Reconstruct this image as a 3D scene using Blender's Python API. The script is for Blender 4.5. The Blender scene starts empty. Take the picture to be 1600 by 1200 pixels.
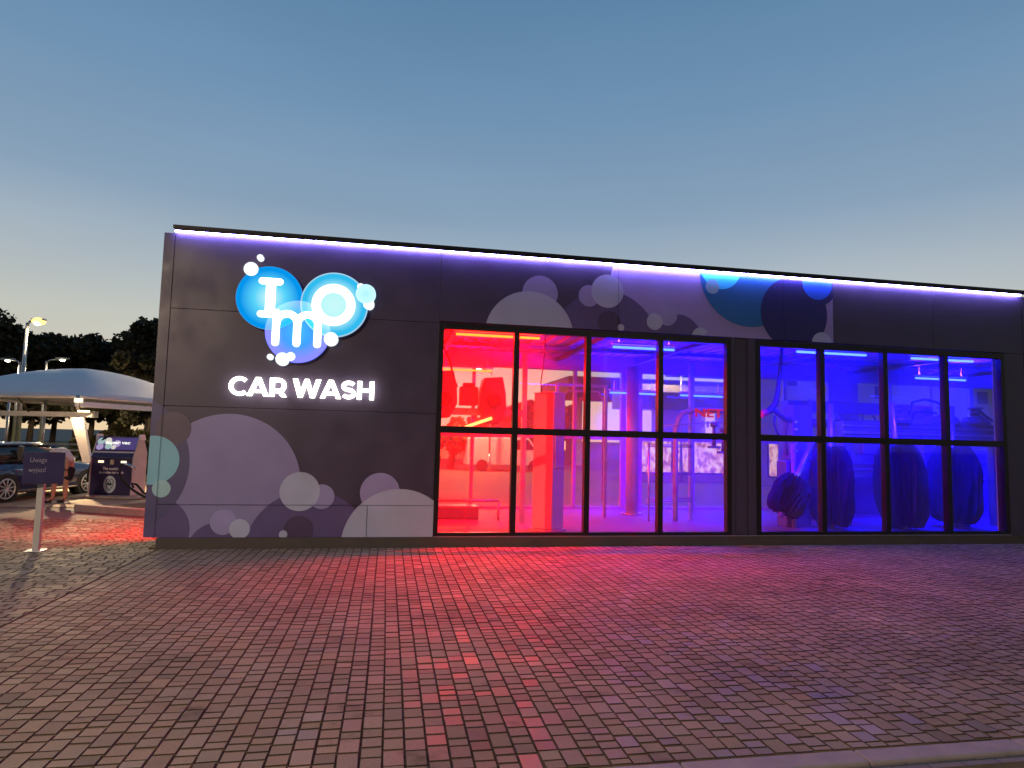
import bpy, bmesh, math, random
from math import sin, cos, pi, radians as R, sqrt
from mathutils import Vector, Matrix
random.seed(7)
SC = bpy.context.scene
COL = SC.collection

# ------------------------------------------------------------ camera
cam_d = bpy.data.cameras.new('camera'); cam = bpy.data.objects.new('camera', cam_d); COL.objects.link(cam)
cr = Vector((0.98248613, -0.18475937, 0.02418651)); cu = Vector((-0.03921804, -0.07814101, 0.99617063)); cf = Vector((0.1821619, 0.97967237, 0.08401836))
m = Matrix((cr, cu, -cf)).transposed().to_4x4(); m.translation = Vector((0, -10.42, 1.70)); cam.matrix_world = m
cam_d.sensor_width = 36.0; cam_d.lens = 1022.96 / 1600 * 36
cam_d.clip_start = 0.05; cam_d.clip_end = 3000
SC.camera = cam

# ------------------------------------------------------------ world: dusk sky
W = bpy.data.worlds.new('World'); SC.world = W; W.use_nodes = True
nt = W.node_tree; nt.nodes.clear(); N = nt.nodes.new; L = nt.links.new
out = N('ShaderNodeOutputWorld'); bg = N('ShaderNodeBackground'); L(bg.outputs[0], out.inputs[0])
sky = N('ShaderNodeTexSky'); sky.sky_type = 'NISHITA'; sky.sun_disc = False
sky.sun_elevation = R(1.5); sky.sun_rotation = R(40); sky.air_density = 1.0; sky.dust_density = 0.6; sky.ozone_density = 3.0
tc = N('ShaderNodeTexCoord'); sep = N('ShaderNodeSeparateXYZ'); L(tc.outputs['Generated'], sep.inputs[0])
ramp = N('ShaderNodeValToRGB'); L(sep.outputs['Z'], ramp.inputs[0])
def srgb(r, g, b):
    f = lambda c: (c/255/12.92) if c/255 <= 0.04045 else ((c/255+0.055)/1.055)**2.4
    return (f(r), f(g), f(b), 1)
stops = [(0.0, (255, 224, 180)), (0.06, (240, 222, 192)), (0.10, (214, 208, 192)), (0.15, (204, 206, 196)), (0.22, (182, 193, 200)), (0.32, (144, 170, 195)), (0.46, (116, 152, 186)), (0.62, (90, 133, 170)), (1.0, (62, 100, 145))]
el = ramp.color_ramp.elements
while len(el) < len(stops): el.new(0.5)
for e, (p, c) in zip(el, stops): e.position = p; e.color = srgb(*c)
mixs = N('ShaderNodeMix'); mixs.data_type = 'RGBA'; mixs.inputs[0].default_value = 0.88
sm = N('ShaderNodeVectorMath'); sm.operation = 'SCALE'; sm.inputs[3].default_value = 0.10; L(sky.outputs[0], sm.inputs[0])
L(sm.outputs[0], mixs.inputs[6]); L(ramp.outputs[0], mixs.inputs[7])
azr = N('ShaderNodeMapRange'); azr.interpolation_type = 'SMOOTHSTEP'; azr.inputs[1].default_value = -.95; azr.inputs[2].default_value = .15; azr.inputs[3].default_value = .22; azr.inputs[4].default_value = 1.0
L(sep.outputs['Y'], azr.inputs[0])                                   # the sky opposite the sunset is much darker
azm = N('ShaderNodeVectorMath'); azm.operation = 'SCALE'; cn = N('ShaderNodeTexNoise'); cn.inputs['Scale'].default_value = 1.6; cn.inputs['Detail'].default_value = 4; cmp_ = N('ShaderNodeMapping'); cmp_.inputs['Scale'].default_value = (1, 1, 4.5); L(tc.outputs['Generated'], cmp_.inputs[0]); L(cmp_.outputs[0], cn.inputs['Vector'])
cmr = N('ShaderNodeMapRange'); cmr.inputs[1].default_value = .3; cmr.inputs[2].default_value = .7; cmr.inputs[3].default_value = .955; cmr.inputs[4].default_value = 1.045; L(cn.outputs[0], cmr.inputs[0])
cms = N('ShaderNodeVectorMath'); cms.operation = 'SCALE'; L(mixs.outputs[2], cms.inputs[0]); L(cmr.outputs[0], cms.inputs[3]); L(cms.outputs[0], azm.inputs[0]); L(azr.outputs[0], azm.inputs[3])
L(azm.outputs[0], bg.inputs[0]); bg.inputs[1].default_value = 1.0

SC.view_settings.view_transform = 'Standard'; SC.view_settings.look = 'None'
SC.view_settings.exposure = 0.0; SC.view_settings.gamma = 1.0
SC.cycles.use_denoising = True
SC.cycles.max_bounces = 10; SC.cycles.transparent_max_bounces = 24
SC.cycles.sample_clamp_indirect = 6.0

# ------------------------------------------------------------ materials
def new_mat(name):
    mt = bpy.data.materials.new(name); mt.use_nodes = True
    return mt, mt.node_tree, mt.node_tree.nodes['Principled BSDF']
def mat(name, col, rough=0.5, metal=0.0, noise=0.0, nscale=8.0, bump=0.0, bscale=60.0, emit=None, estr=0.0, alpha=1.0, spec=0.5, coat=0.0):
    mt, t, b = new_mat(name)
    b.inputs['Base Color'].default_value = (*col, 1); b.inputs['Roughness'].default_value = rough
    b.inputs['Metallic'].default_value = metal; b.inputs['Specular IOR Level'].default_value = spec
    b.inputs['Alpha'].default_value = alpha; b.inputs['Coat Weight'].default_value = coat
    co = t.nodes.new('ShaderNodeTexCoord')
    if noise:
        n = t.nodes.new('ShaderNodeTexNoise'); n.inputs['Scale'].default_value = nscale; n.inputs['Detail'].default_value = 5
        t.links.new(co.outputs['Object'], n.inputs['Vector'])
        mr = t.nodes.new('ShaderNodeMapRange'); mr.inputs[1].default_value = .3; mr.inputs[2].default_value = .7
        mr.inputs[3].default_value = 1-noise; mr.inputs[4].default_value = 1+noise; t.links.new(n.outputs[0], mr.inputs[0])
        s = t.nodes.new('ShaderNodeVectorMath'); s.operation = 'SCALE'; s.inputs[0].default_value = col
        t.links.new(mr.outputs[0], s.inputs[3]); t.links.new(s.outputs[0], b.inputs['Base Color'])
        mr2 = t.nodes.new('ShaderNodeMapRange'); mr2.inputs[1].default_value = .3; mr2.inputs[2].default_value = .7
        mr2.inputs[3].default_value = max(0, rough-.08); mr2.inputs[4].default_value = min(1, rough+.08)
        t.links.new(n.outputs[0], mr2.inputs[0]); t.links.new(mr2.outputs[0], b.inputs['Roughness'])
    if bump:
        n = t.nodes.new('ShaderNodeTexNoise'); n.inputs['Scale'].default_value = bscale; n.inputs['Detail'].default_value = 4
        t.links.new(co.outputs['Object'], n.inputs['Vector'])
        bp = t.nodes.new('ShaderNodeBump'); bp.inputs['Strength'].default_value = bump; bp.inputs['Distance'].default_value = 0.01
        t.links.new(n.outputs[0], bp.inputs['Height']); t.links.new(bp.outputs[0], b.inputs['Normal'])
    if emit: b.inputs['Emission Color'].default_value = (*emit, 1); b.inputs['Emission Strength'].default_value = estr
    return mt
def emat(name, col, s):
    mt = bpy.data.materials.new(name); mt.use_nodes = True; t = mt.node_tree; t.nodes.clear()
    o = t.nodes.new('ShaderNodeOutputMaterial'); e = t.nodes.new('ShaderNodeEmission')
    e.inputs[0].default_value = (*col, 1); e.inputs[1].default_value = s; t.links.new(e.outputs[0], o.inputs[0]); return mt
def glassmat(name, tint=(.93, .95, .96), rough=0.0, ior=1.5, haze=0.0):
    mt = bpy.data.materials.new(name); mt.use_nodes = True; t = mt.node_tree; t.nodes.clear(); n = t.nodes.new
    o = n('ShaderNodeOutputMaterial'); tr = n('ShaderNodeBsdfTransparent'); tr.inputs[0].default_value = (*tint, 1)
    g = n('ShaderNodeBsdfGlossy'); g.inputs['Roughness'].default_value = rough; fr = n('ShaderNodeFresnel'); fr.inputs[0].default_value = ior
    mx = n('ShaderNodeMixShader'); ge = n('ShaderNodeNewGeometry'); fm = n('ShaderNodeMath'); fm.operation = 'SUBTRACT'; fm.inputs[0].default_value = 1; t.links.new(ge.outputs['Backfacing'], fm.inputs[1])
    ff = n('ShaderNodeMath'); ff.operation = 'MULTIPLY'; t.links.new(fr.outputs[0], ff.inputs[0]); t.links.new(fm.outputs[0], ff.inputs[1])
    t.links.new(ff.outputs[0], mx.inputs[0]); t.links.new(tr.outputs[0], mx.inputs[1]); t.links.new(g.outputs[0], mx.inputs[2])
    last = mx
    if haze:
        df = n('ShaderNodeBsdfDiffuse'); df.inputs[0].default_value = (.8, .8, .8, 1)
        m2 = n('ShaderNodeMixShader'); co = n('ShaderNodeTexCoord'); nz = n('ShaderNodeTexNoise'); nz.inputs['Scale'].default_value = 1.3; nz.inputs['Detail'].default_value = 4
        t.links.new(co.outputs['Object'], nz.inputs['Vector']); mr = n('ShaderNodeMapRange'); mr.inputs[1].default_value = .3; mr.inputs[2].default_value = .75; mr.inputs[3].default_value = haze*.3; mr.inputs[4].default_value = haze*1.6
        t.links.new(nz.outputs[0], mr.inputs[0]); t.links.new(mr.outputs[0], m2.inputs[0]); t.links.new(mx.outputs[0], m2.inputs[1]); t.links.new(df.outputs[0], m2.inputs[2]); last = m2
    t.links.new(last.outputs[0], o.inputs[0]); return mt

M = {}
M['panel'] = mat('panel_anthracite', (.060, .044, .086), .42, .0, .10, 2.2, .02, 300)
M['joint'] = mat('panel_joint', (.015, .013, .015), .8)
M['coping'] = mat('coping_black', (.018, .016, .018), .45, .3)
M['plinth'] = mat('plinth_brown', (.075, .058, .052), .75, 0, .15, 5, .15, 90)
M['frame'] = mat('window_frame_black', (.012, .010, .012), .35, .2)
M['ledge'] = mat('ledge_grey', (.35, .32, .33), .4, .6)
M['ipaint'] = mat('interior_painted_steel', (.30, .30, .33), .4, 0, .06, 4)
M['glass'] = glassmat('front_glass', (.985, .985, .985), haze=.002)
M['rglass'] = glassmat('rear_glass', (.985, .98, .98), haze=.05)
M['ceil'] = mat('ceiling_white', (.34, .34, .36), .55, 0, .06, 3)
M['iwall'] = mat('interior_wall_white', (.28, .28, .3), .5, 0, .08, 3)
M['beam'] = mat('ceiling_beam_grey', (.10, .10, .12), .5, .2)
M['ifloor'] = mat('wash_floor_wet_concrete', (.12, .12, .13), .6, 0, .08, 2.5, .05, 30, spec=.25)
M['galv'] = mat('galvanised_steel', (.45, .46, .48), .35, .8, .12, 6)
M['white'] = mat('white_paint', (.75, .75, .76), .4, 0, .05, 4)
M['machine'] = mat('machine_painted', (.10, .10, .13), .4, .1, .08, 5)
M['red'] = mat('red_paint', (.70, .03, .03), .35)
M['black'] = mat('black_plastic', (.018, .018, .02), .45)
M['rubber'] = mat('black_rubber', (.012, .012, .013), .75)
M['brush'] = mat('brush_foam_dark', (.016, .014, .04), .85, 0, .35, 12)
M['curtain'] = mat('mitter_cloth_dark', (.06, .05, .12), .8, 0, .3, 6)
M['conc'] = mat('concrete', (.33, .29, .25), .8, 0, .18, 5, .25, 60)
M['kerb'] = mat('kerb_concrete', (.27, .215, .20), .75, 0, .16, 7, .3, 90)
M['soil'] = mat('soil_brown', (.075, .05, .025), .95, 0, .5, 9, .9, 25)
M['asph'] = mat('asphalt', (.10, .085, .075), .85, 0, .2, 3, .4, 120)
M['grass'] = mat('grass_mat', (.060, .070, .022), .9, 0, .4, 3, .8, 30)
M['led'] = emat('led_strip_white', (.32, .27, 1.0), 85)
M['signwhite'] = emat('sign_letters_white', (1.0, .96, .84), 6)
M['logowhite'] = emat('logo_letters_white', (.93, 1.0, 1.0), 3.2)
M['navy'] = mat('navy_vinyl', (.030, .022, .085), .4, 0, .06, 5)
M['lamp'] = emat('street_lamp_glow', (1.0, .60, .14), 3.2)
M['bulb'] = emat('hot_bulb', (1, .93, .75), 30)
M['lampw'] = emat('far_lamp_glow', (1.0, .90, .62), 8)
M['redtube'] = emat('red_tube', (1, .012, .0012), 55)
M['bluetube'] = emat('blue_tube', (.0045, .011, 1), 60)
M['bark'] = mat('bark', (.06, .045, .035), .9, 0, .3, 6, .5, 15)
M['cream'] = mat('cream_render', (.62, .55, .46), .8, 0, .06, 2)
M['greywall'] = mat('grey_cladding', (.20, .19, .21), .6, 0, .1, 2)
M['litwin'] = emat('lit_shop_window', (1.0, .56, .22), 1.5)
M['skin'] = mat('skin', (.45, .24, .17), .55, 0, .06, 10)
M['shirt'] = mat('shirt_grey', (.62, .56, .56), .85, 0, .12, 12)
M['short'] = mat('dark_shorts', (.02, .018, .025), .9)
M['hair'] = mat('hair_dark', (.03, .02, .015), .8)
M['canvas'] = mat('canopy_canvas', (.80, .80, .84), .6, 0, .04, 1.5)
M['carpaint'] = mat('car_paint_navy', (.028, .040, .105), .2, .25, 0, coat=1.0)
M['carglass'] = mat('car_glass', (.012, .014, .016), .05, 0, spec=.8)
M['chrome'] = mat('chrome', (.80, .78, .76), .18, 1)
M['rim'] = mat('alloy_rim', (.75, .73, .72), .3, .7)
M['lightglass'] = mat('headlight_glass', (.7, .75, .8), .1, .3)
M['steelside'] = mat('brushed_stainless', (.50, .48, .47), .42, .12, .06, 3)

def leaf_mat(name, c1, c2):
    mt, t, b = new_mat(name); b.inputs['Roughness'].default_value = .8
    g = t.nodes.new('ShaderNodeNewGeometry'); r = t.nodes.new('ShaderNodeValToRGB')
    r.color_ramp.elements[0].color = (*c1, 1); r.color_ramp.elements[1].color = (*c2, 1)
    t.links.new(g.outputs['Random Per Island'], r.inputs[0]); t.links.new(r.outputs[0], b.inputs['Base Color']); return mt
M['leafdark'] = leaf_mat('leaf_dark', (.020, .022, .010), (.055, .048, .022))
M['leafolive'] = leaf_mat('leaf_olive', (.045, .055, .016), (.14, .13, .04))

# ------------------------------------------------------------ mesh builder
class MB:
    def __init__(s): s.v = []; s.f = []; s.mi = []; s.sm = []
    def add(s, vs, fs, mi=0, smooth=False):
        o = len(s.v); s.v += [tuple(v) for v in vs]
        for f in fs: s.f.append([o+i for i in f]); s.mi.append(mi); s.sm.append(smooth)
        return s
    def box(s, x0, x1, y0, y1, z0, z1, mi=0, rot=None, piv=None):
        vs = [Vector(p) for p in ((x0,y0,z0),(x1,y0,z0),(x1,y1,z0),(x0,y1,z0),(x0,y0,z1),(x1,y0,z1),(x1,y1,z1),(x0,y1,z1))]
        if rot is not None:
            c = Vector(piv) if piv else Vector(((x0+x1)/2,(y0+y1)/2,(z0+z1)/2)); vs = [rot @ (p-c) + c for p in vs]
        return s.add(vs, [(0,3,2,1),(4,5,6,7),(0,1,5,4),(1,2,6,5),(2,3,7,6),(3,0,4,7)], mi)
    def cyl(s, a, b, r0, r1=None, n=16, mi=0, cap=True, smooth=True):
        a, b = Vector(a), Vector(b); r1 = r0 if r1 is None else r1
        d = (b-a).normalized(); u = d.orthogonal().normalized(); w = d.cross(u)
        vs = []
        for c, r in ((a, r0), (b, r1)):
            for i in range(n): t = 2*pi*i/n; vs.append(c+u*cos(t)*r+w*sin(t)*r)
        s.add(vs, [(i, (i+1) % n, n+(i+1) % n, n+i) for i in range(n)], mi, smooth)
        if cap: o = len(s.v)-2*n; s.f.append([o+i for i in range(n)][::-1]); s.f.append([o+n+i for i in range(n)]); s.mi += [mi, mi]; s.sm += [False, False]
        return s
    def tube(s, pts, r, n=10, mi=0, flat=None, ends=True):
        P = [Vector(p) for p in pts]; rs = r if isinstance(r, (list, tuple)) else [r]*len(P)
        vs = []; u = None
        for i, p in enumerate(P):
            d = (P[min(i+1, len(P)-1)]-P[max(i-1, 0)]).normalized()
            u = d.orthogonal().normalized() if u is None else (u - d*u.dot(d)).normalized()
            w = d.cross(u)
            for k in range(n): t = 2*pi*k/n; vs.append(p+(u*cos(t)+w*sin(t))*rs[i])
        if flat: vs = [Vector((q.x, flat[0]+(q.y-flat[0])*flat[1], q.z)) for q in vs]
        fs = [(i*n+k, i*n+(k+1) % n, (i+1)*n+(k+1) % n, (i+1)*n+k) for i in range(len(P)-1) for k in range(n)]
        s.add(vs, fs, mi, True)
        if ends: o = len(s.v)-len(vs); s.f.append([o+i for i in range(n)][::-1]); s.f.append([len(s.v)-n+i for i in range(n)]); s.mi += [mi, mi]; s.sm += [False, False]
        return s
    def sphere(s, c, r, mi=0, n=12, sc=(1, 1, 1)):
        vs = []; fs = []
        for i in range(n//2+1):
            a = pi*i/(n//2)
            for k in range(n): b = 2*pi*k/n; vs.append((c[0]+r*sc[0]*sin(a)*cos(b), c[1]+r*sc[1]*sin(a)*sin(b), c[2]+r*sc[2]*cos(a)))
        for i in range(n//2):
            for k in range(n): fs.append((i*n+k, (i+1)*n+k, (i+1)*n+(k+1) % n, i*n+(k+1) % n))
        return s.add(vs, fs, mi, True)
    def prism(s, poly, off, mi=0, smooth=False):       # poly: list of 3d points, extruded by off
        n = len(poly); P = [Vector(p) for p in poly]; O = Vector(off)
        return s.add(P+[p+O for p in P], [tuple(range(n))[::-1], tuple(range(n, 2*n))]+[(i, (i+1) % n, n+(i+1) % n, n+i) for i in range(n)], mi, smooth)
    def xf(s, mtx): s.v = [tuple(mtx @ Vector(p)) for p in s.v]; return s
    def build(s, name, mats, parent=None, bevel=0, origin=None):
        o3 = Vector(origin) if origin is not None else (parent_world(parent) if parent else Vector((0, 0, 0)))
        me = bpy.data.meshes.new(name); me.from_pydata([tuple(Vector(p)-o3) for p in s.v], [], s.f)
        for mm in (mats if isinstance(mats, (list, tuple)) else [mats]): me.materials.append(mm)
        me.polygons.foreach_set('material_index', s.mi); me.polygons.foreach_set('use_smooth', s.sm)
        me.validate(); me.update()
        ob = bpy.data.objects.new(name, me); COL.objects.link(ob)
        if parent: ob.parent = parent; ob.location = o3-parent_world(parent)
        else: ob.location = o3
        if bevel:
            b = ob.modifiers.new('bevel', 'BEVEL'); b.width = bevel; b.segments = 2; b.limit_method = 'ANGLE'
        return ob
def parent_world(o):
    v = Vector(o.location); p = o.parent
    while p: v += Vector(p.location); p = p.parent
    return v
def tag(o, label=None, cat=None, group=None, kind=None):
    if label: o['label'] = label
    if cat: o['category'] = cat
    if group: o['group'] = group
    if kind: o['kind'] = kind
    return o
def empty(name, loc, label, cat, group=None):
    o = bpy.data.objects.new(name, None); o.location = loc; o.empty_display_size = .2; COL.objects.link(o)
    return tag(o, label, cat, group)
def copy_tree(o, parent=None):
    c = o.copy(); COL.objects.link(c)
    if parent: c.parent = parent
    for ch in list(o.children): copy_tree(ch, c)
    return c
def text_mesh(name, s, material, parent, size, origin, ux, uz, extrude=.004, bold=0.0, spacing=1.0, width=None, height=None, align='LEFT'):
    """flat lettering: ux is the reading direction, uz up"""
    cu_ = bpy.data.curves.new(name, 'FONT'); cu_.body = s; cu_.size = size; cu_.extrude = extrude; cu_.offset = bold; cu_.space_character = spacing; cu_.align_x = align
    to = bpy.data.objects.new(name+'_tmp', cu_); COL.objects.link(to)
    bpy.context.view_layer.update()
    me = bpy.data.meshes.new_from_object(to.evaluated_get(bpy.context.evaluated_depsgraph_get()))
    bpy.data.objects.remove(to)
    xs = [v.co.x for v in me.vertices]; ys = [v.co.y for v in me.vertices]
    x0, x1, y0, y1 = min(xs), max(xs), min(ys), max(ys)
    sx = width/(x1-x0) if width else 1; sy = height/(y1-y0) if height else 1
    ux = Vector(ux); uz = Vector(uz); un = ux.cross(uz)
    base = Vector(origin)-parent_world(parent) if parent else Vector(origin)
    cx = (x0+x1)/2 if align == 'CENTER' else x0
    for v in me.vertices:
        v.co = base + ux*((v.co.x-cx)*sx) + uz*((v.co.y-(y0 if height else 0))*sy) + un*v.co.z
    me.materials.clear(); me.materials.append(material); me.name = name
    ob = bpy.data.objects.new(name, me); COL.objects.link(ob)
    if parent: ob.parent = parent
    return ob
def light(name, kind, loc, energy, color, size=None, size_y=None, direction=None, parent=None, spot=None, blend=.5, spread=None):
    ld = bpy.data.lights.new(name, kind); ld.energy = energy; ld.color = color
    if kind == 'AREA':
        ld.shape = 'RECTANGLE'; ld.size = size; ld.size_y = size_y
        if spread: ld.spread = spread
    else: ld.shadow_soft_size = size or .1
    if kind == 'SPOT': ld.spot_size = spot; ld.spot_blend = blend
    o = bpy.data.objects.new(name, ld); COL.objects.link(o)
    o.location = loc
    if direction is not None: o.rotation_euler = Vector(direction).to_track_quat('-Z', 'Y').to_euler()
    if parent: o.parent = parent; o.location = Vector(loc)-parent_world(parent)
    return o

# ============================================================ GROUND
g = MB(); g.add([(-300, -300, -.16), (500, -300, -.16), (500, -7.2, -.16), (-300, -7.2, -.16)], [(0, 1, 2, 3)])
tag(g.build('verge', M['soil']), kind='structure')
g = MB(); g.add([(-900, -7.2, -.022), (900, -7.2, -.022), (900, 1500, -.022), (-900, 1500, -.022)], [(0, 1, 2, 3)])
gm = mat('forecourt_ground', (.17, .14, .12), .8, 0, .2, .6, .2, 40)
t = gm.node_tree; bt = t.nodes.new('ShaderNodeTexBrick'); co = t.nodes.new('ShaderNodeTexCoord'); t.links.new(co.outputs['Object'], bt.inputs['Vector'])
bt.inputs['Scale'].default_value = 1; bt.inputs['Brick Width'].default_value = .22; bt.inputs['Row Height'].default_value = .11; bt.inputs['Mortar Size'].default_value = .006
bt.inputs['Color1'].default_value = (.19, .155, .125, 1); bt.inputs['Color2'].default_value = (.14, .115, .095, 1); bt.inputs['Mortar'].default_value = (.06, .045, .035, 1)
t.links.new(bt.outputs[0], t.nodes['Principled BSDF'].inputs['Base Color'])
tag(g.build('ground', gm), kind='structure')

# paver material: per-paver tone stored as a face attribute
def paver_mat():
    mt, t, b = new_mat('clay_brown_pavers'); n = t.nodes.new; l = t.links.new
    at = n('ShaderNodeAttribute'); at.attribute_name = 'tone'
    co = n('ShaderNodeTexCoord'); nz = n('ShaderNodeTexNoise'); nz.inputs['Scale'].default_value = 160; nz.inputs['Detail'].default_value = 3
    l(co.outputs['Object'], nz.inputs['Vector'])
    big = n('ShaderNodeTexNoise'); big.inputs['Scale'].default_value = .8; big.inputs['Detail'].default_value = 5; l(co.outputs['Object'], big.inputs['Vector'])
    mr = n('ShaderNodeMapRange'); mr.inputs[1].default_value = .3; mr.inputs[2].default_value = .7; mr.inputs[3].default_value = .78; mr.inputs[4].default_value = 1.25; l(nz.outputs[0], mr.inputs[0])
    mr2 = n('ShaderNodeMapRange'); mr2.inputs[1].default_value = .32; mr2.inputs[2].default_value = .68; mr2.inputs[3].default_value = .78; mr2.inputs[4].default_value = 1.16; l(big.outputs[0], mr2.inputs[0])
    mu = n('ShaderNodeMath'); mu.operation = 'MULTIPLY'; l(mr.outputs[0], mu.inputs[0]); l(mr2.outputs[0], mu.inputs[1])
    # oil stains
    st = n('ShaderNodeTexNoise'); st.inputs['Scale'].default_value = 1.9; st.inputs['Detail'].default_value = 6; st.inputs['Roughness'].default_value = .65
    mp = n('ShaderNodeMapping'); mp.inputs['Scale'].default_value = (1, 1.6, 1); mp.inputs['Location'].default_value = (3.1, 7.7, 0); l(co.outputs['Object'], mp.inputs[0]); l(mp.outputs[0], st.inputs['Vector'])
    ms = n('ShaderNodeMapRange'); ms.inputs[1].default_value = .585; ms.inputs[2].default_value = .70; ms.inputs[3].default_value = 1; ms.inputs[4].default_value = .55; l(st.outputs[0], ms.inputs[0])
    m3 = n('ShaderNodeMath'); m3.operation = 'MULTIPLY'; l(mu.outputs[0], m3.inputs[0]); l(ms.outputs[0], m3.inputs[1])
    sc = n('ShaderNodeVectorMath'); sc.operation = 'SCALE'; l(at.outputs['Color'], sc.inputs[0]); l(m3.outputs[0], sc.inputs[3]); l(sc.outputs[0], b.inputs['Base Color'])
    b.inputs['Specular IOR Level'].default_value = .24
    rr = n('ShaderNodeMapRange'); rr.inputs[3].default_value = .44; rr.inputs[4].default_value = .85; l(at.outputs['Alpha'], rr.inputs[0]); l(rr.outputs[0], b.inputs['Roughness'])
    bp = n('ShaderNodeBump'); bp.inputs['Strength'].default_value = .35; bp.inputs['Distance'].default_value = .003; l(nz.outputs[0], bp.inputs['Height']); l(bp.outputs[0], b.inputs['Normal'])
    return mt
M['paver'] = paver_mat()
def pavers(name, region, rowdir, lens, wid, seed, base=(.245, .182, .115), keep=None, zb=0.0):
    """rowdir 'y': rows run along y.  region x0,x1,y0,y1"""
    rnd = random.Random(seed); V = []; F = []; T = []
    x0, x1, y0, y1 = region
    a0, a1, b0, b1 = (x0, x1, y0, y1) if rowdir == 'y' else (y0, y1, x0, x1)
    a = a0
    while a < a1-.02:
        w = min(wid, a1-a); b = b0 - rnd.random()*.1; wob = rnd.uniform(-.001, .001)
        ph = rnd.random()*6
        while b < b1:
            ln = rnd.choice(lens); c0 = max(b, b0); c1 = min(b+ln, b1); b += ln
            if c1-c0 < .03: continue
            ca, cb = a+w/2+wob+.003*sin(cb0*1.3+ph) if False else a+w/2+wob+.005*sin(c0*.9+a*.6), (c0+c1)/2
            if keep and not keep(*((ca, cb) if rowdir == 'y' else (cb, ca))): continue
            ha = w/2-.0008-rnd.random()*.0012; hb = (c1-c0)/2-.0026-rnd.random()*.0034
            z = zb+rnd.uniform(-.0022, .0022); ta = rnd.gauss(0, .004); tb = rnd.gauss(0, .005); rz = rnd.gauss(0, .010)
            o = len(V); ch = .0055
            for (ia, ib, dz) in ((ha-ch, hb-ch, 0), (ha-.0012, hb-.0012, -.0045), (ha, hb, -.022)):
                for (sa, sb) in ((-1, -1), (1, -1), (1, 1), (-1, 1)):
                    pa, pb = sa*ia, sb*ib
                    qa, qb = pa*cos(rz)-pb*sin(rz), pa*sin(rz)+pb*cos(rz)
                    zz = z+dz+pa*ta+pb*tb
                    V.append((ca+qa, cb+qb, zz) if rowdir == 'y' else (cb+qb, ca+qa, zz))
            fl = rowdir != 'y'
            fs = [(0, 1, 2, 3)]
            for k in range(4):
                k2 = (k+1) % 4; fs += [(4+k, 4+k2, k2, k), (8+k, 8+k2, 4+k2, 4+k)]
            for f in fs: F.append([o+i for i in (f[::-1] if fl else f)])
            v = rnd.gauss(1, .055); 
            if rnd.random() < .05: v *= .78
            if rnd.random() < .03: v *= 1.2
            h = rnd.uniform(-.05, .05); gl = (rnd.uniform(.45, 1) if rnd.random() < .75 or rowdir != 'y' or ca < -.6 or ca > 3.4 else rnd.uniform(0, .35))
            c3 = (base[0]*v*(1+h), base[1]*v, base[2]*v*(1-h*.6)); T += [(*c3, gl)]+[(*c3, 1.0), (*c3, 1.0)][:0]
            for k in range(4): T += [(c3[0]*.16, c3[1]*.14, c3[2]*.13, 1.0), (c3[0]*.74, c3[1]*.70, c3[2]*.68, 1.0)]   # much darker joint sides, slightly darker chamfers
        a += wid
    me = bpy.data.meshes.new(name); me.from_pydata(V, [], F); me.materials.append(M['paver'])
    at = me.attributes.new('tone', 'FLOAT_COLOR', 'FACE')
    at.data.foreach_set('color', [c for q in T for c in q])
    me.update(); ob = bpy.data.objects.new(name, me); COL.objects.link(ob); return tag(ob, kind='structure')
jm = mat('joint_sand', (.05, .036, .028), .95, 0, .3, 30)
t = jm.node_tree; b_ = t.nodes['Principled BSDF']; co = t.nodes.new('ShaderNodeTexCoord'); nz = t.nodes.new('ShaderNodeTexNoise'); nz.inputs['Scale'].default_value = 1.4; nz.inputs['Detail'].default_value = 8; nz.inputs['Roughness'].default_value = .7
t.links.new(co.outputs['Object'], nz.inputs['Vector']); rp = t.nodes.new('ShaderNodeValToRGB'); t.links.new(nz.outputs[0], rp.inputs[0])
rp.color_ramp.elements[0].position = .52; rp.color_ramp.elements[0].color = (.022, .016, .012, 1); rp.color_ramp.elements[1].position = .64; rp.color_ramp.elements[1].color = (.34, .29, .24, 1)
t.links.new(rp.outputs[0], b_.inputs['Base Color'])
jb = MB(); jb.add([(-14, -7.0, -.0135), (18, -7.0, -.0135), (18, -.03, -.0135), (-14, -.03, -.0135)], [(0, 1, 2, 3)])
jb.add([(-14, -.03, -.0135), (-3.27, -.03, -.0135), (-3.27, 3.4, -.0135), (-14, 3.4, -.0135)], [(0, 1, 2, 3)])
tag(jb.build('paving_joint_bed', jm), kind='structure')
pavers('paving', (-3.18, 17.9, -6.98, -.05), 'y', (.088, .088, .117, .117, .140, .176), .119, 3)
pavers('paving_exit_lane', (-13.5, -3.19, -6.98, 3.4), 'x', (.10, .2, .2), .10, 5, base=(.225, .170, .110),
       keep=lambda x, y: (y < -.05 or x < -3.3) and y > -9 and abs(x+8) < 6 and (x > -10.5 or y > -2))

# foreground kerb: one metre stones
kb = MB(); x = -7.85
while x < 16:
    kb.box(x+.004, x+1.046, -7.13, -6.985, -.16, -.001); x += 1.05
k = kb.build('kerb', M['kerb'], bevel=.012); tag(k, kind='structure')
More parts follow.
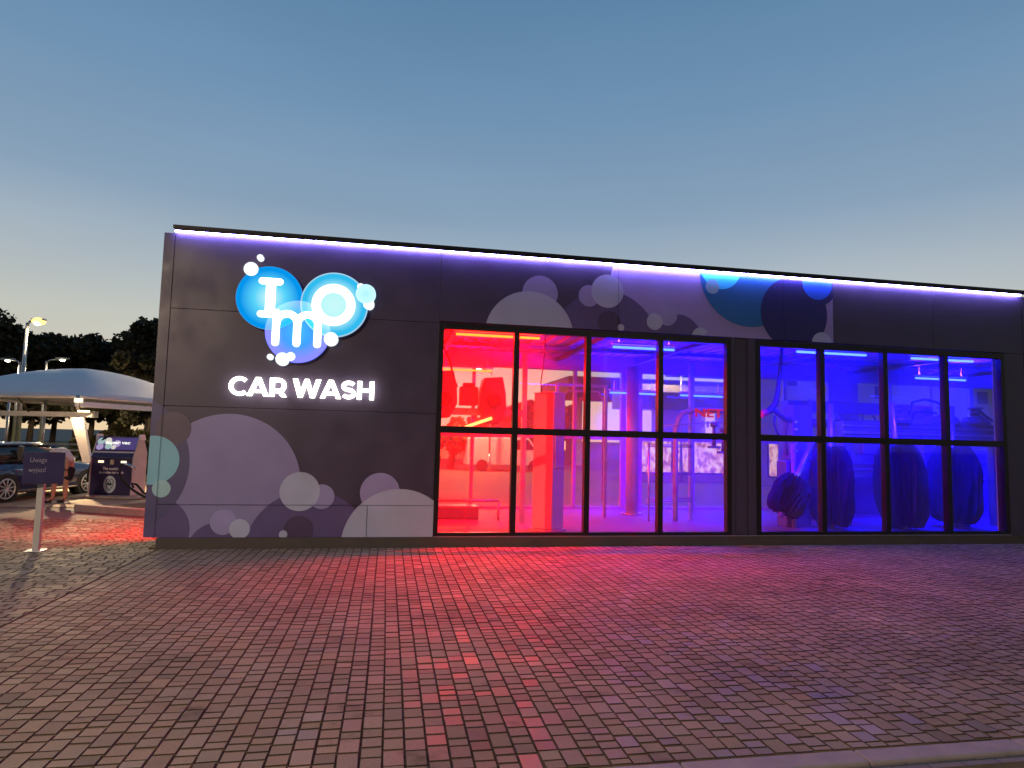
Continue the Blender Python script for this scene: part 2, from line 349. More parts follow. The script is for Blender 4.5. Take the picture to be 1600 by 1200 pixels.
# raised island kerb by the vacuum
kb = MB(); A = Vector((-6.37, 4.79, 0)); B = Vector((-4.1, 3.55, 0)); d = (B-A); dn = Vector((-d.y, d.x, 0)).normalized()
kb.prism([A+Vector((0, 0, -.02)), B+Vector((0, 0, -.02)), B+dn*.14+Vector((0, 0, -.02)), A+dn*.14+Vector((0, 0, -.02))], (0, 0, .15))
tag(kb.build('island_kerb', M['kerb'], bevel=.015), kind='structure')
ib = MB(); ib.prism([A+dn*.15+Vector((.1, 0, -.02)), B+dn*.15+Vector((0, 0, -.02)), Vector((-3.9, 5.9, -.02)), Vector((-5.0, 5.9, -.02))], (0, 0, .10))
tag(ib.build('island_bed', M['soil']), kind='structure')
# vacuum bay concrete apron, road and grass behind
g = MB(); g.add([(-22, 5.6, -.012), (-3.6, 5.6, -.012), (-4.3, 13.5, -.012), (-22, 13.5, -.012)], [(0, 1, 2, 3)])
tag(g.build('vacuum_bay_apron', mat('apron_concrete', (.36, .27, .18), .8, 0, .15, 1.2, .1, 30)), kind='structure')
g = MB(); g.add([(-60, 13.5, -.006), (-3.0, 13.5, -.006), (-3.0, 17, -.006), (-60, 17, -.006)], [(0, 1, 2, 3)])
g.add([(-90, 20.0, -.006), (-3.0, 20.0, -.006), (-3.0, 90, -.006), (-90, 90, -.006)], [(0, 1, 2, 3)])
tag(g.build('lawn', M['grass']), kind='structure')
g = MB(); g.add([(-60, 17, -.004), (-3.0, 17, -.004), (-3.0, 20, -.004), (-60, 20, -.004)], [(0, 1, 2, 3)])
tag(g.build('road', M['asph']), kind='structure')
# ============================================================ CAR WASH BUILDING
BW = empty('car_wash_building', (4, 0, 0), 'long low dark car wash hall with bubble artwork and gridded windows glowing red and blue', 'building')
XL, XR, ZT, ZP = -3.27, 11.87, 4.68, .152
XE = 19.0; DB = 5.3
def panelbox(mb, x0, x1, z0, z1, y0=0.0, y1=.16, gap=.006):
    mb.box(x0+gap/2, x1-gap/2, y0, y1, z0+gap/2, z1-gap/2)
fw = MB()
# cladding panels of the facade (split at the real joints), behind them a dark backing
for (x0, x1) in ((XL, -.278), (-.278, .73)): panelbox(fw, x0, x1, ZP, .636)
panelbox(fw, XL, .73, .636, 2.072)
panelbox(fw, XL, .73, 2.072, 3.53); panelbox(fw, XL, .73, 3.53, ZT)
for (x0, x1) in ((.73, 3.727), (3.727, 6.809), (6.809, 9.885), (9.885, XR)): panelbox(fw, x0, x1, 3.56, ZT)
panelbox(fw, 11.42, XR, ZP, 3.56)
fin = [(-3.425, -3.275, .155, ZT-.01)]
for a in fin: fw.box(a[0], a[1], 0, .30, a[2], a[3])
fw.box(XR+.012, XR+.16, .0, .3, .155, ZT-.01)
fw.build('facade_panel', M['panel'], BW, bevel=.002)
bk = MB(); bk.box(XL+.01, .70, .162, .26, .0, ZT-.02); bk.box(.70, XE, .162, .26, 3.60, ZT-.02); bk.box(11.45, 11.86, .162, .26, 0, 3.60)
bk.build('joint_backing', M['joint'], BW)
# continuing lower wing to the right
wg = MB(); wg.box(12.035, XE, .05, .16, .155, 4.45); wg.build('side_wing_panel', M['panel'], BW, bevel=.003)
pl = MB(); pl.box(XL+.03, XE, -.035, .15, -.1, ZP); pl.build('plinth', M['plinth'], BW, bevel=.004)
lg = MB(); lg.box(.76, 11.40, -.045, -.001, ZP+.001, ZP+.012); lg.build('ledge', M['ledge'], BW)
cp = MB(); cp.box(-3.272, XR-.01, -.13, .35, ZT+.035, ZT+.085); cp.box(-3.25, XR-.01, -.13, -.112, ZT+.004, ZT+.0345)
cp.build('coping', M['coping'], BW, bevel=.003)
led = MB(); led.box(-3.262, XR-.05, -.055, -.012, ZT+.004, ZT+.030); led.build('led_strip', M['led'], BW)
# side and rear shell, roof
sh = MB()
sh.box(-3.25, XE, .27, DB+.25, 4.05, 4.45)                    # roof slab
sh.box(XE, XE+.2, .17, DB+.25, 0, 4.45)
sh.box(-3.24, -3.08, .27, .9, 0, 4.049)                       # return beside the exit opening
sh.box(-3.24, -3.08, 3.3, DB+.04, 0, 4.049)
sh.box(-3.24, -3.08, .901, 3.299, 2.2, 4.049)  # lintel lowered and opening narrowed to hold red light off the vacuum bay
sh.build('roof_shell', M['panel'], BW)
cl = MB(); cl.box(-3.05, XE-.01, .27, DB, 3.86, 4.04); 
for x in [v*.30-3.0 for v in range(73)]: cl.box(x, x+.12, .28, DB-.01, 3.835, 3.8598)
cl.build('ceiling', M['ceil'], BW)
bm_ = MB()
for y in (1.55, 3.9): bm_.box(-3.04, XE-.02, y, y+.10, 3.745, 3.834)
for x in (-1.6, 1.1, 4.0, 6.05, 9.0, 12.1, 15.2): bm_.box(x, x+.12, .29, DB-.02, 3.66, 3.744)
bm_.build('roof_beam', M['beam'], BW)
iw = MB(); iw.box(-3.05, .66, .27, .33, 0, 3.86); iw.box(11.5, XE-.02, .27, .33, 0, 3.86); iw.box(.66, 11.5, .262, .30, 3.50, 3.86)
iw.box(XE-.1, XE-.02, .35, DB, 0, 3.86)
iw.build('interior_wall', M['iwall'], BW)
fl = MB(); fl.box(-3.2, XE, .151, DB+.2, -.1, .035); fl.build('interior_floor', M['ifloor'], BW)
# window pier between the two glazed fields
pr = MB(); pr.box(5.80, 5.86, -.01, .16, ZP+.012, 3.56); pr.box(5.862, 6.12, .03, .16, ZP+.012, 3.56); pr.box(6.122, 6.27, -.005, .16, ZP+.012, 3.56)
pr.build('window_pier', M['panel'], BW, bevel=.004)
# front windows
def window(x0, x1, mull, label):
    f = MB(); z0, z1 = ZP+.013, 3.545; y0, y1 = -.02, .10
    f.box(x0-.085, x0, y0, y1, z0, z1); f.box(x1, x1+.085, y0, y1, z0, z1)
    f.box(x0, x1, y0, y1, z0, .218); f.box(x0, x1, y0, y1, 3.44, z1)
    f.box(x0, x1, y0+.004, y1-.004, 1.775, 1.885)
    for mx in mull: f.box(mx-.045, mx+.045, y0-.004, y1+.004, .2185, 1.7745); f.box(mx-.045, mx+.045, y0-.004, y1+.004, 1.8855, 3.4395)
    fo = f.build('window_frame', M['frame'], BW, bevel=.004)
    if label: fo['label'] = label
    xs = [x0]+list(mull)+[x1]
    for i in range(len(xs)-1):
        a = xs[i]+(.045 if i else 0); b = xs[i+1]-(.045 if i < len(xs)-2 else 0)
        for (c, d) in ((.218, 1.775), (1.885, 3.44)):
            p = MB(); p.box(a, b, .036, .048, c, d); p.build('glass_pane', M['glass'], fo)
window(.81, 5.71, (2.00, 3.22, 4.50), 'left window grid lit red to magenta')
window(6.35, 11.33, (7.56, 8.84, 10.13), 'right window grid lit deep blue')
# rear glazing
rf = MB(); z1 = 3.44; Y0, Y1 = DB-.05, DB+.05
posts = [(-3.05, -2.9), (-1.78, -1.7), (-.56, -.48), (.66, .74), (1.94, 2.02), (3.22, 3.30), (4.48, 4.56), (5.72, 6.28), (7.60, 7.70), (8.95, 9.03), (10.22, 10.32), (11.55, 12.45), (13.42, 13.5), (14.7, 14.78), (16.0, 16.1), (17.3, 17.5), (18.7, 18.98)]
rf.box(-3.05, XE-.02, Y0, Y1, 0, .10); rf.box(-3.05, XE-.02, Y0, Y1, z1, 3.86)
for a, b in posts: rf.box(a, b, Y0-.01, Y1+.01, .10, z1)
for i in range(len(posts)-1): rf.box(posts[i][1], posts[i+1][0], Y0+.005, Y1-.005, 1.74, 1.85)
rfo = rf.build('rear_window_frame', M['ipaint'], BW, bevel=.003)
for i in range(len(posts)-1):
    for c, d in ((.10, 1.74), (1.85, z1)):
        p = MB(); p.box(posts[i][1], posts[i+1][0], DB, DB+.012, c, d); p.build('rear_glass_pane', M['rglass'], rfo)
# ---- bubble mural (printed vinyl on the panels), clipped to its panel
def clip(poly, x0, x1, z0, z1):
    for ax, lim, sgn in ((0, x0, 1), (0, x1, -1), (1, z0, 1), (1, z1, -1)):
        o = []
        for i in range(len(poly)):
            p, q = poly[i-1], poly[i]; ip = (p[ax]-lim)*sgn >= 0; iq = (q[ax]-lim)*sgn >= 0
            if ip != iq:
                tt = (lim-p[ax])/(q[ax]-p[ax]); o.append((p[0]+(q[0]-p[0])*tt, p[1]+(q[1]-p[1])*tt))
            if iq: o.append(q)
        poly = o
        if not poly: return []
    return poly
def vinyl(name, c, a=1.0):
    return mat(name, c, .42, 0, .04, 3, alpha=a)
VN = {'purple': vinyl('vinyl_purple', (.27, .235, .46), .93), 'dpurp': vinyl('vinyl_deep_purple', (.120, .085, .235), .9), 'navyd': vinyl('vinyl_slate_navy', (.095, .080, .19), .95),
      'wall': vinyl('vinyl_charcoal', (.12, .085, .13), .95), 'cyan': vinyl('vinyl_dusty_cyan', (.24, .52, .66), .93), 'teal': vinyl('vinyl_pale_teal', (.42, .66, .74), .8),
      'lilac': vinyl('vinyl_lilac', (.43, .38, .72), .72), 'pale': vinyl('vinyl_pale_grey', (.56, .60, .82), .70), 'dark': vinyl('vinyl_dark_plum', (.075, .045, .115), .95),
      'blue': vinyl('vinyl_blue', (.02, .14, .78), .95), 'petrol': vinyl('vinyl_petrol', (.02, .15, .36), .95), 'bcyan': vinyl('vinyl_bright_cyan', (.05, .70, .90), .95), 'ink': vinyl('vinyl_ink', (.022, .018, .13), .95), 'mauve': vinyl('vinyl_mauve', (.34, .27, .55), .93)}
vk = list(VN); mu = MB(); layer = [0]
def disc(cx, cz, r, c, x0, x1, z0, z1, yb=0.0):
    layer[0] += 1; y = yb-.0030-.0012*layer[0]
    P = clip([(cx+r*cos(2*pi*i/96), cz+r*sin(2*pi*i/96)) for i in range(96)], x0, x1, z0, z1)
    if len(P) > 2: mu.add([(p[0], y, p[1]) for p in P], [tuple(range(len(P)))], vk.index(c))
lo = (-3.425, .735, .156, 2.9)
for a in [(-2.331, .927, 1.05, 'purple'), (-3.303, .249, .50, 'lilac2'), (-2.412, -.045, .42, 'dpurp'), (-1.123, -.064, .92, 'dpurp'), (-3.926, 1.212, 1.06, 'navyd'), (-3.116, 1.737, .245, 'wall'),
          (-3.359, 1.27, .355, 'cyan'), (-3.223, .859, .126, 'teal'), (-2.346, .379, .185, 'lilac'), (-2.113, .278, .146, 'pale'), (-.959, .761, .185, 'lilac'), (-1.284, .836, .292, 'pale'),
          (-1.279, .266, .21, 'dark'), (-1.492, .198, .061, 'pale'), (-.096, .832, .301, 'lilac'), (.21, .027, .861, 'pale')]:
    disc(a[0], a[1], a[2], 'dpurp' if a[3] == 'lilac2' else a[3], *lo)
mu.build('bubble_mural', [VN[k] for k in vk], BW); mu = MB(); layer[0] = 0
U = (.735, 7.80, 3.565, 4.66)
for a in [(6.0, 3.95, 2.475, 'mauve', 3.545), (3.535, 3.319, .92, 'dpurp', 0), (4.82, 3.48, .43, 'dpurp', 0), (6.158, 4.714, .95, 'petrol', 0), (5.607, 4.779, .378, 'bcyan', 0), (7.024, 4.058, .655, 'ink', 0),
          (7.486, 4.627, .40, 'ink', 0), (7.486, 4.627, .296, 'blue', 0), (7.563, 3.547, .198, 'pale', 0), (3.213, 4.128, .182, 'lilac', 0), (3.534, 4.228, .284, 'pale', 0), (2.371, 4.112, .30, 'lilac', 0), (2.207, 3.394, .743, 'pale', 0),
          (3.573, 3.691, .20, 'dark', 0), (3.777, 3.617, .06, 'pale', 0), (4.605, 3.883, .185, 'lilac', 0), (4.379, 3.754, .143, 'pale', 0), (5.217, 3.543, .156, 'pale', 0), (5.385, 3.542, .087, 'lilac', 0), (5.441, 4.432, .127, 'teal', 0)]:
    disc(a[0], a[1], a[2], a[3], max(U[0], a[4]), U[1], U[2], U[3])
for x, z0, z1 in ((-.278, .158, .632), (3.727, 3.565, 4.66), (6.809, 3.565, 4.66), (-3.272, .158, 2.07)): sm_ = MB(); sm_.box(x-.0025, x+.0025, -.0290, -.0275, z0, z1); sm_.build('panel_seam', M['joint'], BW)
sm_ = MB(); sm_.box(-3.268, .73, -.0290, -.0275, .633, .638); sm_.build('panel_seam', M['joint'], BW)
mu.build('bubble_mural', [VN[k] for k in vk], BW)

# ============================================================ ILLUMINATED SIGNS
def bubble_mat(name, edge, mid, core, s, trans=0.0):
    mt = bpy.data.materials.new(name); mt.use_nodes = True; t = mt.node_tree; t.nodes.clear(); n = t.nodes.new
    o = n('ShaderNodeOutputMaterial'); e = n('ShaderNodeEmission'); co = n('ShaderNodeTexCoord'); ln = n('ShaderNodeVectorMath'); ln.operation = 'LENGTH'
    mp = n('ShaderNodeMapping'); mp.inputs['Scale'].default_value = (2, 0, 2); t.links.new(co.outputs['Object'], mp.inputs[0]); t.links.new(mp.outputs[0], ln.inputs[0])
    r = n('ShaderNodeValToRGB'); t.links.new(ln.outputs['Value'], r.inputs[0]); E_ = r.color_ramp.elements
    for _ in range(3): E_.new(.5)
    for q, (p, c) in zip(E_, ((0, core), (.45, mid), (.86, edge), (.965, edge), (.99, tuple(.5*v+.4 for v in edge)))): q.position = p; q.color = (*c, 1)
    t.links.new(r.outputs[0], e.inputs[0]); e.inputs[1].default_value = s
    if trans:
        tr = n('ShaderNodeBsdfTransparent'); mx = n('ShaderNodeMixShader'); mx.inputs[0].default_value = trans
        mx = n('ShaderNodeAddShader'); t.links.new(e.outputs[0], mx.inputs[0]); t.links.new(tr.outputs[0], mx.inputs[1]); t.links.new(mx.outputs[0], o.inputs[0])
    else: t.links.new(e.outputs[0], o.inputs[0])
    return mt
LG = empty('bubble_logo_sign', (-1.4, -.02, 3.6), 'glowing blue lightbox of three overlapping bubbles with white letters on the dark wall', 'sign')
def bub(x, z, rx, rz, y0, y1, m_, name='bubble'):
    b = MB(); n = 72; P = [(x+rx*cos(2*pi*i/n), y1, z+rz*sin(2*pi*i/n)) for i in range(n)]
    b.prism(P, (0, y0-y1, 0)); return b.build(name, [m_], LG, origin=(x, y0, z))
edgeM = M['navy']
back = MB()
for x, z, r in ((-1.861, 3.755, .50), (-.902, 3.707, .525), (-1.423, 3.258, .49)):
    back.prism([(x+r*cos(2*pi*i/64), -.001, z+r*sin(2*pi*i/64)) for i in range(64)], (0, -.055-.002*r, 0))
back.build('lightbox_body', mat('lightbox_dark_blue', (.01, .03, .12), .4), LG)
bub(-1.861, 3.755, .488, .488, -.072, -.058, bubble_mat('bubble_azure', (0, .30, .84), (.10, .66, .95), (.62, 1, .98), 1.0))
bub(-.902, 3.707, .508, .508, -.074, -.060, bubble_mat('bubble_cyan', (.03, .50, .86), (.50, .96, .97), (.60, .95, .95), 1.0))
bub(-1.423, 3.258, .480, .480, -.078, -.0765, bubble_mat('bubble_violet', (.12, .12, .66), (.01, .15, .72), (.01, .22, .80), 1.0, .30))
for x, z, r in ((-2.029, 4.368, .048), (-2.151, 4.181, .105), (-1.808, 2.853, .045), (-1.628, 2.828, .10), (-1.51, 2.873, .066), (-.93, 3.171, .106), (-.436, 3.907, .153), (-.385, 3.749, .086), (-.519, 4.016, .054)):
    big_ = r > .14
    bub(x, z, r, r, -.088-.01*r, -.010, bubble_mat('bubble_small_%d' % int(r*1000), (.25, .85, .95), (.6, .95, 1) if big_ else (.9, 1, 1), (.35, .72, .95) if big_ else (.9, 1, 1), 1.25), 'small_bubble')
def letter(paths, r, name):
    b = MB()
    for P in paths:
        P = [(p[0], -.10, p[1]) for p in P]; b.tube(P, r, 14, flat=(-.10, .35), ends=False)
        for q in (P[0], P[-1]): b.sphere(q, r, n=16, sc=(1, .35, 1))
    return b.build(name, M['logowhite'], LG)
letter([[(-1.975, 4.005), (-1.72, 4.005)], [(-1.845, 3.97), (-1.845, 3.50)], [(-1.865, 3.97), (-1.865, 3.50)], [(-1.825, 3.97), (-1.825, 3.50)], [(-1.975, 3.50), (-1.72, 3.50)]], .052, 'logo_letter').data.name = 'i'
def arc(cx, cz, r, a0, a1, n=14): return [(cx+r*cos(R(a0+(a1-a0)*i/n)), cz+r*sin(R(a0+(a1-a0)*i/n))) for i in range(n+1)]
letter([[(-1.742, 3.075), (-1.742, 3.53)], [(-1.742, 3.34)]+arc(-1.586, 3.37, .152, 160, 0)+[(-1.434, 3.075)], [(-1.434, 3.34)]+arc(-1.282, 3.37, .152, 160, 0)+[(-1.130, 3.075)]], .056, 'logo_letter')
rg = MB(); rg.tube([(-.913+.26*cos(2*pi*i/48), -.10, 3.70+.26*sin(2*pi*i/48)) for i in range(49)], .066, 14, flat=(-.10, .35), ends=False)
rg.build('logo_letter', M['logowhite'], LG)
CW = empty('car_wash_sign', (-1.3, -.02, 2.39), 'white glowing halo lit lettering reading CAR WASH under the bubble logo', 'sign')
def sign_letter(ch, x0, z0, h, mirror=False):
    T = .195; b = MB(); k = [0]
    def quad(P):
        k[0] += 1; y0 = -.095-.0006*k[0]; b.prism([(x0+p[0]*h, -.05+.0003*k[0], z0+p[1]*h) for p in P], (0, y0+.05, 0))
    def strip(P, w=T):
        n = len(P); Lh, Rh = [], []
        for i, p in enumerate(P):
            a_, c_ = P[max(i-1, 0)], P[min(i+1, n-1)]; dx, dz = c_[0]-a_[0], c_[1]-a_[1]; q = sqrt(dx*dx+dz*dz); nx, nz = -dz/q*w/2, dx/q*w/2
            Lh.append((p[0]+nx, p[1]+nz)); Rh.append((p[0]-nx, p[1]-nz))
        k[0] += 1; ya, yb = -.05+.0003*k[0], -.095-.0006*k[0]; v = []
        for l_, r_ in zip(Lh, Rh):
            for q_, y in ((l_, ya), (r_, ya), (r_, yb), (l_, yb)): v.append((x0+q_[0]*h, y, z0+q_[1]*h))
        b.add(v, [(4*i+j, 4*i+(j+1) % 4, 4*i+4+(j+1) % 4, 4*i+4+j) for i in range(n-1) for j in range(4)]+[(0, 1, 2, 3), (4*n-1, 4*n-2, 4*n-3, 4*n-4)])
    el = lambda cx, cz, rx, rz, a0, a1, n=20: [(cx+rx*cos(R(a0+(a1-a0)*i/n)), cz+rz*sin(R(a0+(a1-a0)*i/n))) for i in range(n+1)]
    if ch == 'C': strip(el(.53, .5, .43, .41, 47, 313, 28))
    if ch == 'A':
        quad([(0, 0), (.235, 0), (.655, 1), (.42, 1)]); quad([(1.09, 0), (.845, 0), (.42, 1), (.66, 1)]); quad([(.24, .18), (.84, .18), (.78, .35), (.30, .35)])
    if ch == 'R':
        quad([(0, 0), (.23, 0), (.23, 1), (0, 1)]); strip([(.10, .892), (.45, .892)]+el(.46, .60, .265, .292, 90, -90, 16)[0:]+[(.45, .308), (.10, .308)], .205); quad([(.36, .32), (.60, .36), (.87, 0), (.60, 0)])
    if ch == 'W':
        quad([(0, 1), (.25, 1), (.525, 0), (.30, 0)]); quad([(.30, 0), (.52, 0), (.83, 1), (.62, 1)]); quad([(.62, 1), (.83, 1), (1.15, 0), (.93, 0)]); quad([(.93, 0), (1.15, 0), (1.45, 1), (1.21, 1)])
    if ch == 'S': strip(el(.40, .6965, .285, .196, 28, 270, 22)+el(.40, .3035, .285, .196, 90, -150, 22)[1:], .20)
    if ch == 'H': quad([(0, 0), (.235, 0), (.235, 1), (0, 1)]); quad([(.66, 0), (.895, 0), (.895, 1), (.66, 1)]); quad([(.2, .40), (.7, .40), (.7, .60), (.2, .60)])
    return b.build('letter', M['signwhite'], CW)
for ch_, xo in (('C', 0), ('A', .92), ('R', 2.06), ('W', 3.22), ('A', 4.66), ('S', 5.74), ('H', 6.60)): sign_letter(ch_, -2.369+xo*.283, 2.253, .283)

# ============================================================ TUBES (coloured light fixtures)
KT = 1.6; UP = 1.9
RED = (1, .0, .002); BLUE = (.004, .0006, 1)
def tube_lamp(x0, x1, y, z, c, power, label, spread=None):
    e = empty('tube_light', ((x0+x1)/2, y, z), label, 'tube light', c+' tube lights under the hall roof')
    h = MB(); h.box(x0-.03, x1+.03, y-.05, y+.05, z+.055, z+.09); h.box(x0+.1, x0+.12, y-.01, y+.01, z+.09, z+.3); h.box(x1-.12, x1-.1, y-.01, y+.01, z+.09, z+.3); h.build('housing', M['white'], e)
    tb = MB(); tb.cyl((x0, y, z), (x1, y, z), .022, n=12); tb.build('tube', M['redtube' if c == 'red' else 'bluetube'], e)
    cc = RED if c == 'red' else BLUE
    for dy in (-.043, .043): light('tube_glow', 'AREA', ((x0+x1)/2, y+dy, z), power*KT/2, cc, x1-x0, .03, (0, (.75 if y < 1 else 0) if c == 'blue' else 0, -1), e, spread=R(100) if c == 'blue' else None)
    light('tube_uplight', 'AREA', ((x0+x1)/2, y, z+.10), (power*.3 if x0 < -2 else (300 if x0 < 7.2 and c == 'blue' else 1100 if c == 'blue' else 560))*KT*UP, cc, x1-x0, .06, (0, .5 if y < 2.7 else -.5, .85), e, spread=R(125))
    return e
tube_lamp(1.06, 2.52, .60, 3.46, 'red', 480, 'red tube light close behind the top left window panes')
tube_lamp(1.16, 2.36, 4.9, 3.30, 'red', 620, 'red tube light at the back of the hall above the red dryer')
tube_lamp(-1.3, .1, 1.0, 3.40, 'red', 620, 'red tube light hidden behind the logo wall')
tube_lamp(-2.6, -1.6, 1.5, 3.20, 'red', 230, 'red tube light over the left exit opening')
tube_lamp(5.30, 6.50, 4.9, 2.90, 'blue', 180, 'blue tube light at the back behind the round column')
tube_lamp(7.15, 8.29, 4.9, 2.90, 'blue', 180, 'blue tube light at the back above the curved pipe arch')
tube_lamp(7.48, 8.95, .60, 3.47, 'blue', 250, 'blue tube light close behind the top of the right window, left one of the pair')
tube_lamp(9.95, 11.35, .60, 3.46, 'blue', 300, 'blue tube light close behind the top of the right window, right one of the pair')
tube_lamp(12.4, 13.8, 3.2, 3.40, 'blue', 520, 'blue tube light deep in the right end of the hall')
tube_lamp(15.6, 17.0, 2.0, 3.40, 'blue', 650, 'blue tube light at the far right end of the hall')
tube_lamp(4.0, 5.2, 1.0, 3.44, 'blue', 60, 'blue tube light under the roof behind the third and fourth panes')

# ============================================================ WASH MACHINERY
def mk(name, loc, label, cat, group=None): return empty(name, loc, label, cat, group)
FZ = .036
e = mk('blower_cabinet', (2.92, 1.4, FZ), 'tall plain blower cabinet glowing red behind the second window pane', 'cabinet')
rm = Matrix.Rotation(R(38), 3, 'Z')
b = MB(); b.box(2.74, 3.10, 1.17, 1.63, FZ+.06, 2.55, rot=rm); b.build('cabinet_body', M['ipaint'], e, bevel=.02)
b = MB(); b.box(2.71, 3.13, 1.14, 1.66, FZ, FZ+.058, rot=rm); b.build('base_plate', M['galv'], e)
b = MB(); b.box(2.735, 3.105, 1.165, 1.635, 2.552, 2.575, rot=rm); b.build('lid', M['galv'], e, bevel=.004)
b = MB(); b.box(2.80, 3.04, 1.155, 1.168, 1.2, 1.9, rot=rm, piv=(2.92, 1.4, 1.5)); b.build('access_door', M['ipaint'], e, bevel=.004)
cb = MB(); cb.tube([(2.80, 1.35, 3.83), (2.79, 1.33, 3.3), (2.75, 1.30, 3.0), (2.72, 1.3, 2.75), (2.75, 1.33, 2.57)], .011, 8)
tag(cb.build('power_cable', M['black']), 'thin cable hanging from the ceiling to the tall red cabinet', 'cable')

e = mk('roof_dryer', (1.5, 2.7, FZ), 'hanging roof dryer gantry with blower hoods glowing red in the first window pane', 'car dryer')
def hood(cx, cy, z, name='dryer_hood'):
    h = MB(); pr_ = [(-.20, .92), (.17, .95), (.24, .62), (.26, .30), (.12, .02), (-.14, .0), (-.28, .34), (-.26, .70)]
    h.prism([(cx+p[0], cy-.16, z+p[1]) for p in pr_], (0, .42, 0)); return h.build(name, M['machine'], e, bevel=.025)
hood(2.02, 2.5, 1.98); hood(1.05, 2.6, 2.08)
for x in (2.02, 1.05): 
    h = MB(); h.cyl((x, 2.33, 2.45), (x, 2.27, 2.45), .14, n=20); h.cyl((x, 2.27, 2.45), (x, 2.265, 2.45), .11, n=20); h.build('intake_grille', M['black'], e)
h = MB(); h.box(.8, 2.75, 2.62, 2.74, 2.16, 2.30); h.build('cross_beam', M['galv'], e, bevel=.01)
h = MB(); h.box(1.36, 1.72, 2.45, 2.75, 2.35, 2.72); h.box(1.42, 1.66, 2.50, 2.7, 2.72, 2.80); h.build('motor_box', M['machine'], e, bevel=.02)
for (x, y) in ((.84, 2.68), (2.70, 2.68)):
    h = MB(); h.box(x-.05, x+.05, y-.05, y+.05, FZ, 3.49); h.build('upright', M['galv'], e, bevel=.006)
h = MB(); h.box(1.45, 2.0, 2.30, 2.36, 1.98, 2.04, rot=Matrix.Rotation(R(-20), 3, 'Y')); h.build('light_bar', emat('amber_bar', (1, .30, .08), 4), e)
h = MB(); h.tube([(1.2, 2.5, 2.95), (1.15, 2.5, 3.2), (1.0, 2.5, 3.5)], .02, 8); h.tube([(1.3, 2.45, 2.7), (1.18, 2.45, 3.0)], .015, 8); h.build('air_pipe', M['black'], e)

e = mk('round_column', (5.62, 4.2, FZ), 'round column lit blue on its left and pink on its right', 'column')
h = MB(); h.cyl((5.62, 4.2, FZ+.03), (5.62, 4.2, 3.49), .15, n=32); h.build('shaft', M['ipaint'], e)
h = MB(); h.cyl((5.62, 4.2, FZ), (5.62, 4.2, FZ+.03), .24, n=32); h.build('base_ring', M['galv'], e)

e = mk('spray_arch', (6.6, 3, FZ), 'curved pipe spray arch with red NET letters and side rails behind the fourth pane', 'spray arch')
h = MB(); h.tube([(6.15, 3, FZ), (6.15, 3, 1.6), (6.16, 3, 2.0), (6.22, 3, 2.22), (6.34, 3, 2.37), (6.55, 3, 2.43), (6.9, 3, 2.44), (8.1, 3, 2.44)], .058, 12); h.build('arch_pipe', M['ipaint'], e)
for x in (6.58, 8.05): h = MB(); h.box(x-.045, x+.045, 3.1, 3.19, FZ, 3.49); h.build('upright', M['galv'], e, bevel=.006)
h = MB()
for z in (1.66, 1.62, 1.06, 1.02, .50, .45): h.tube([(5.45, 2.9, z), (6.56, 3.08, z)], .014, 8)
h.build('guide_rail', M['galv'], e)
h = MB(); h.tube([(5.5, 2.9, FZ), (5.5, 2.9, 1.7)], .022, 8); h.build('rail_post', M['galv'], e)
h = MB(); h.tube([(5.7, 2.9, 2.06), (6.6, 2.9, 2.14), (7.6, 2.9, 2.22)], .014, 8)
for i in range(7): h.box(6.72+i*.12, 6.75+i*.12, 2.87, 2.93, 2.06, 2.20)
h.build('nozzle_bar', M['galv'], e)
text_mesh('lettering', 'NET', emat('red_letters', (1, .02, .03), .6), e, .25, (6.55, 2.88, 2.28), (1, 0, 0), (0, 0, 1), extrude=.01, bold=.006, width=.66, height=.19)
for (x, z0) in ((6.98, 1.66), (7.20, 1.55)):
    h = MB(); h.cyl((x, 2.85, z0), (x, 2.85, z0+.42), .05, .035, n=12); h.cyl((x, 2.85, z0+.42), (x, 2.85, z0+.5), .08, n=12); h.box(x-.12, x+.12, 2.78, 2.92, z0-.05, z0); h.build('pump_head', M['machine'], e)
h = MB(); h.tube([(7.30, 2.8, .35), (7.30, 2.8, 2.25)], .016, 8); h.tube([(7.22, 2.8, .35), (7.22, 2.8, 2.2)], .02, 8); h.box(7.18, 7.36, 2.76, 2.84, 1.02, 1.10); h.box(7.18, 7.36, 2.76, 2.84, 1.62, 1.70); h.build('riser_pipe', M['ipaint'], e)

e = mk('pre_wash_frame', (3.9, 3.6, FZ), 'slim pre-wash frame with spray pipes standing behind the third window pane', 'spray frame')
for x in (3.62, 4.75): h = MB(); h.box(x-.035, x+.035, 3.55, 3.62, FZ, 2.9); h.build('upright', M['galv'], e, bevel=.005)
h = MB(); h.box(3.59, 4.78, 3.56, 3.61, 2.901, 2.96); h.build('cross_bar', M['galv'], e)
h = MB(); h.tube([(3.7, 3.5, .4), (3.7, 3.5, 2.6), (3.85, 3.5, 2.8), (4.55, 3.5, 2.8), (4.66, 3.5, 2.6), (4.66, 3.5, .4)], .018, 8)
for k in range(6): h.cyl((3.7, 3.5, .5+k*.36), (3.7, 3.42, .5+k*.36), .018, n=8); h.cyl((4.66, 3.5, .5+k*.36), (4.66, 3.42, .5+k*.36), .018, n=8)
h.build('spray_pipe', M['galv'], e)
e = mk('wheel_washer', (1.4, 3.4, FZ), 'low floor mounted wheel washer behind the first window pane', 'wheel washer')
h = MB(); h.box(.95, 1.9, 3.2, 3.6, FZ, .30); h.build('housing', M['machine'], e, bevel=.02)
h = MB(); h.tube([(.8, 3.15, .42), (2.3, 3.15, .42)], .03, 8); h.tube([(.8, 3.15, FZ), (.8, 3.15, .42)], .025, 8); h.tube([(2.3, 3.15, FZ), (2.3, 3.15, .42)], .025, 8); h.build('guide_rail', M['galv'], e)
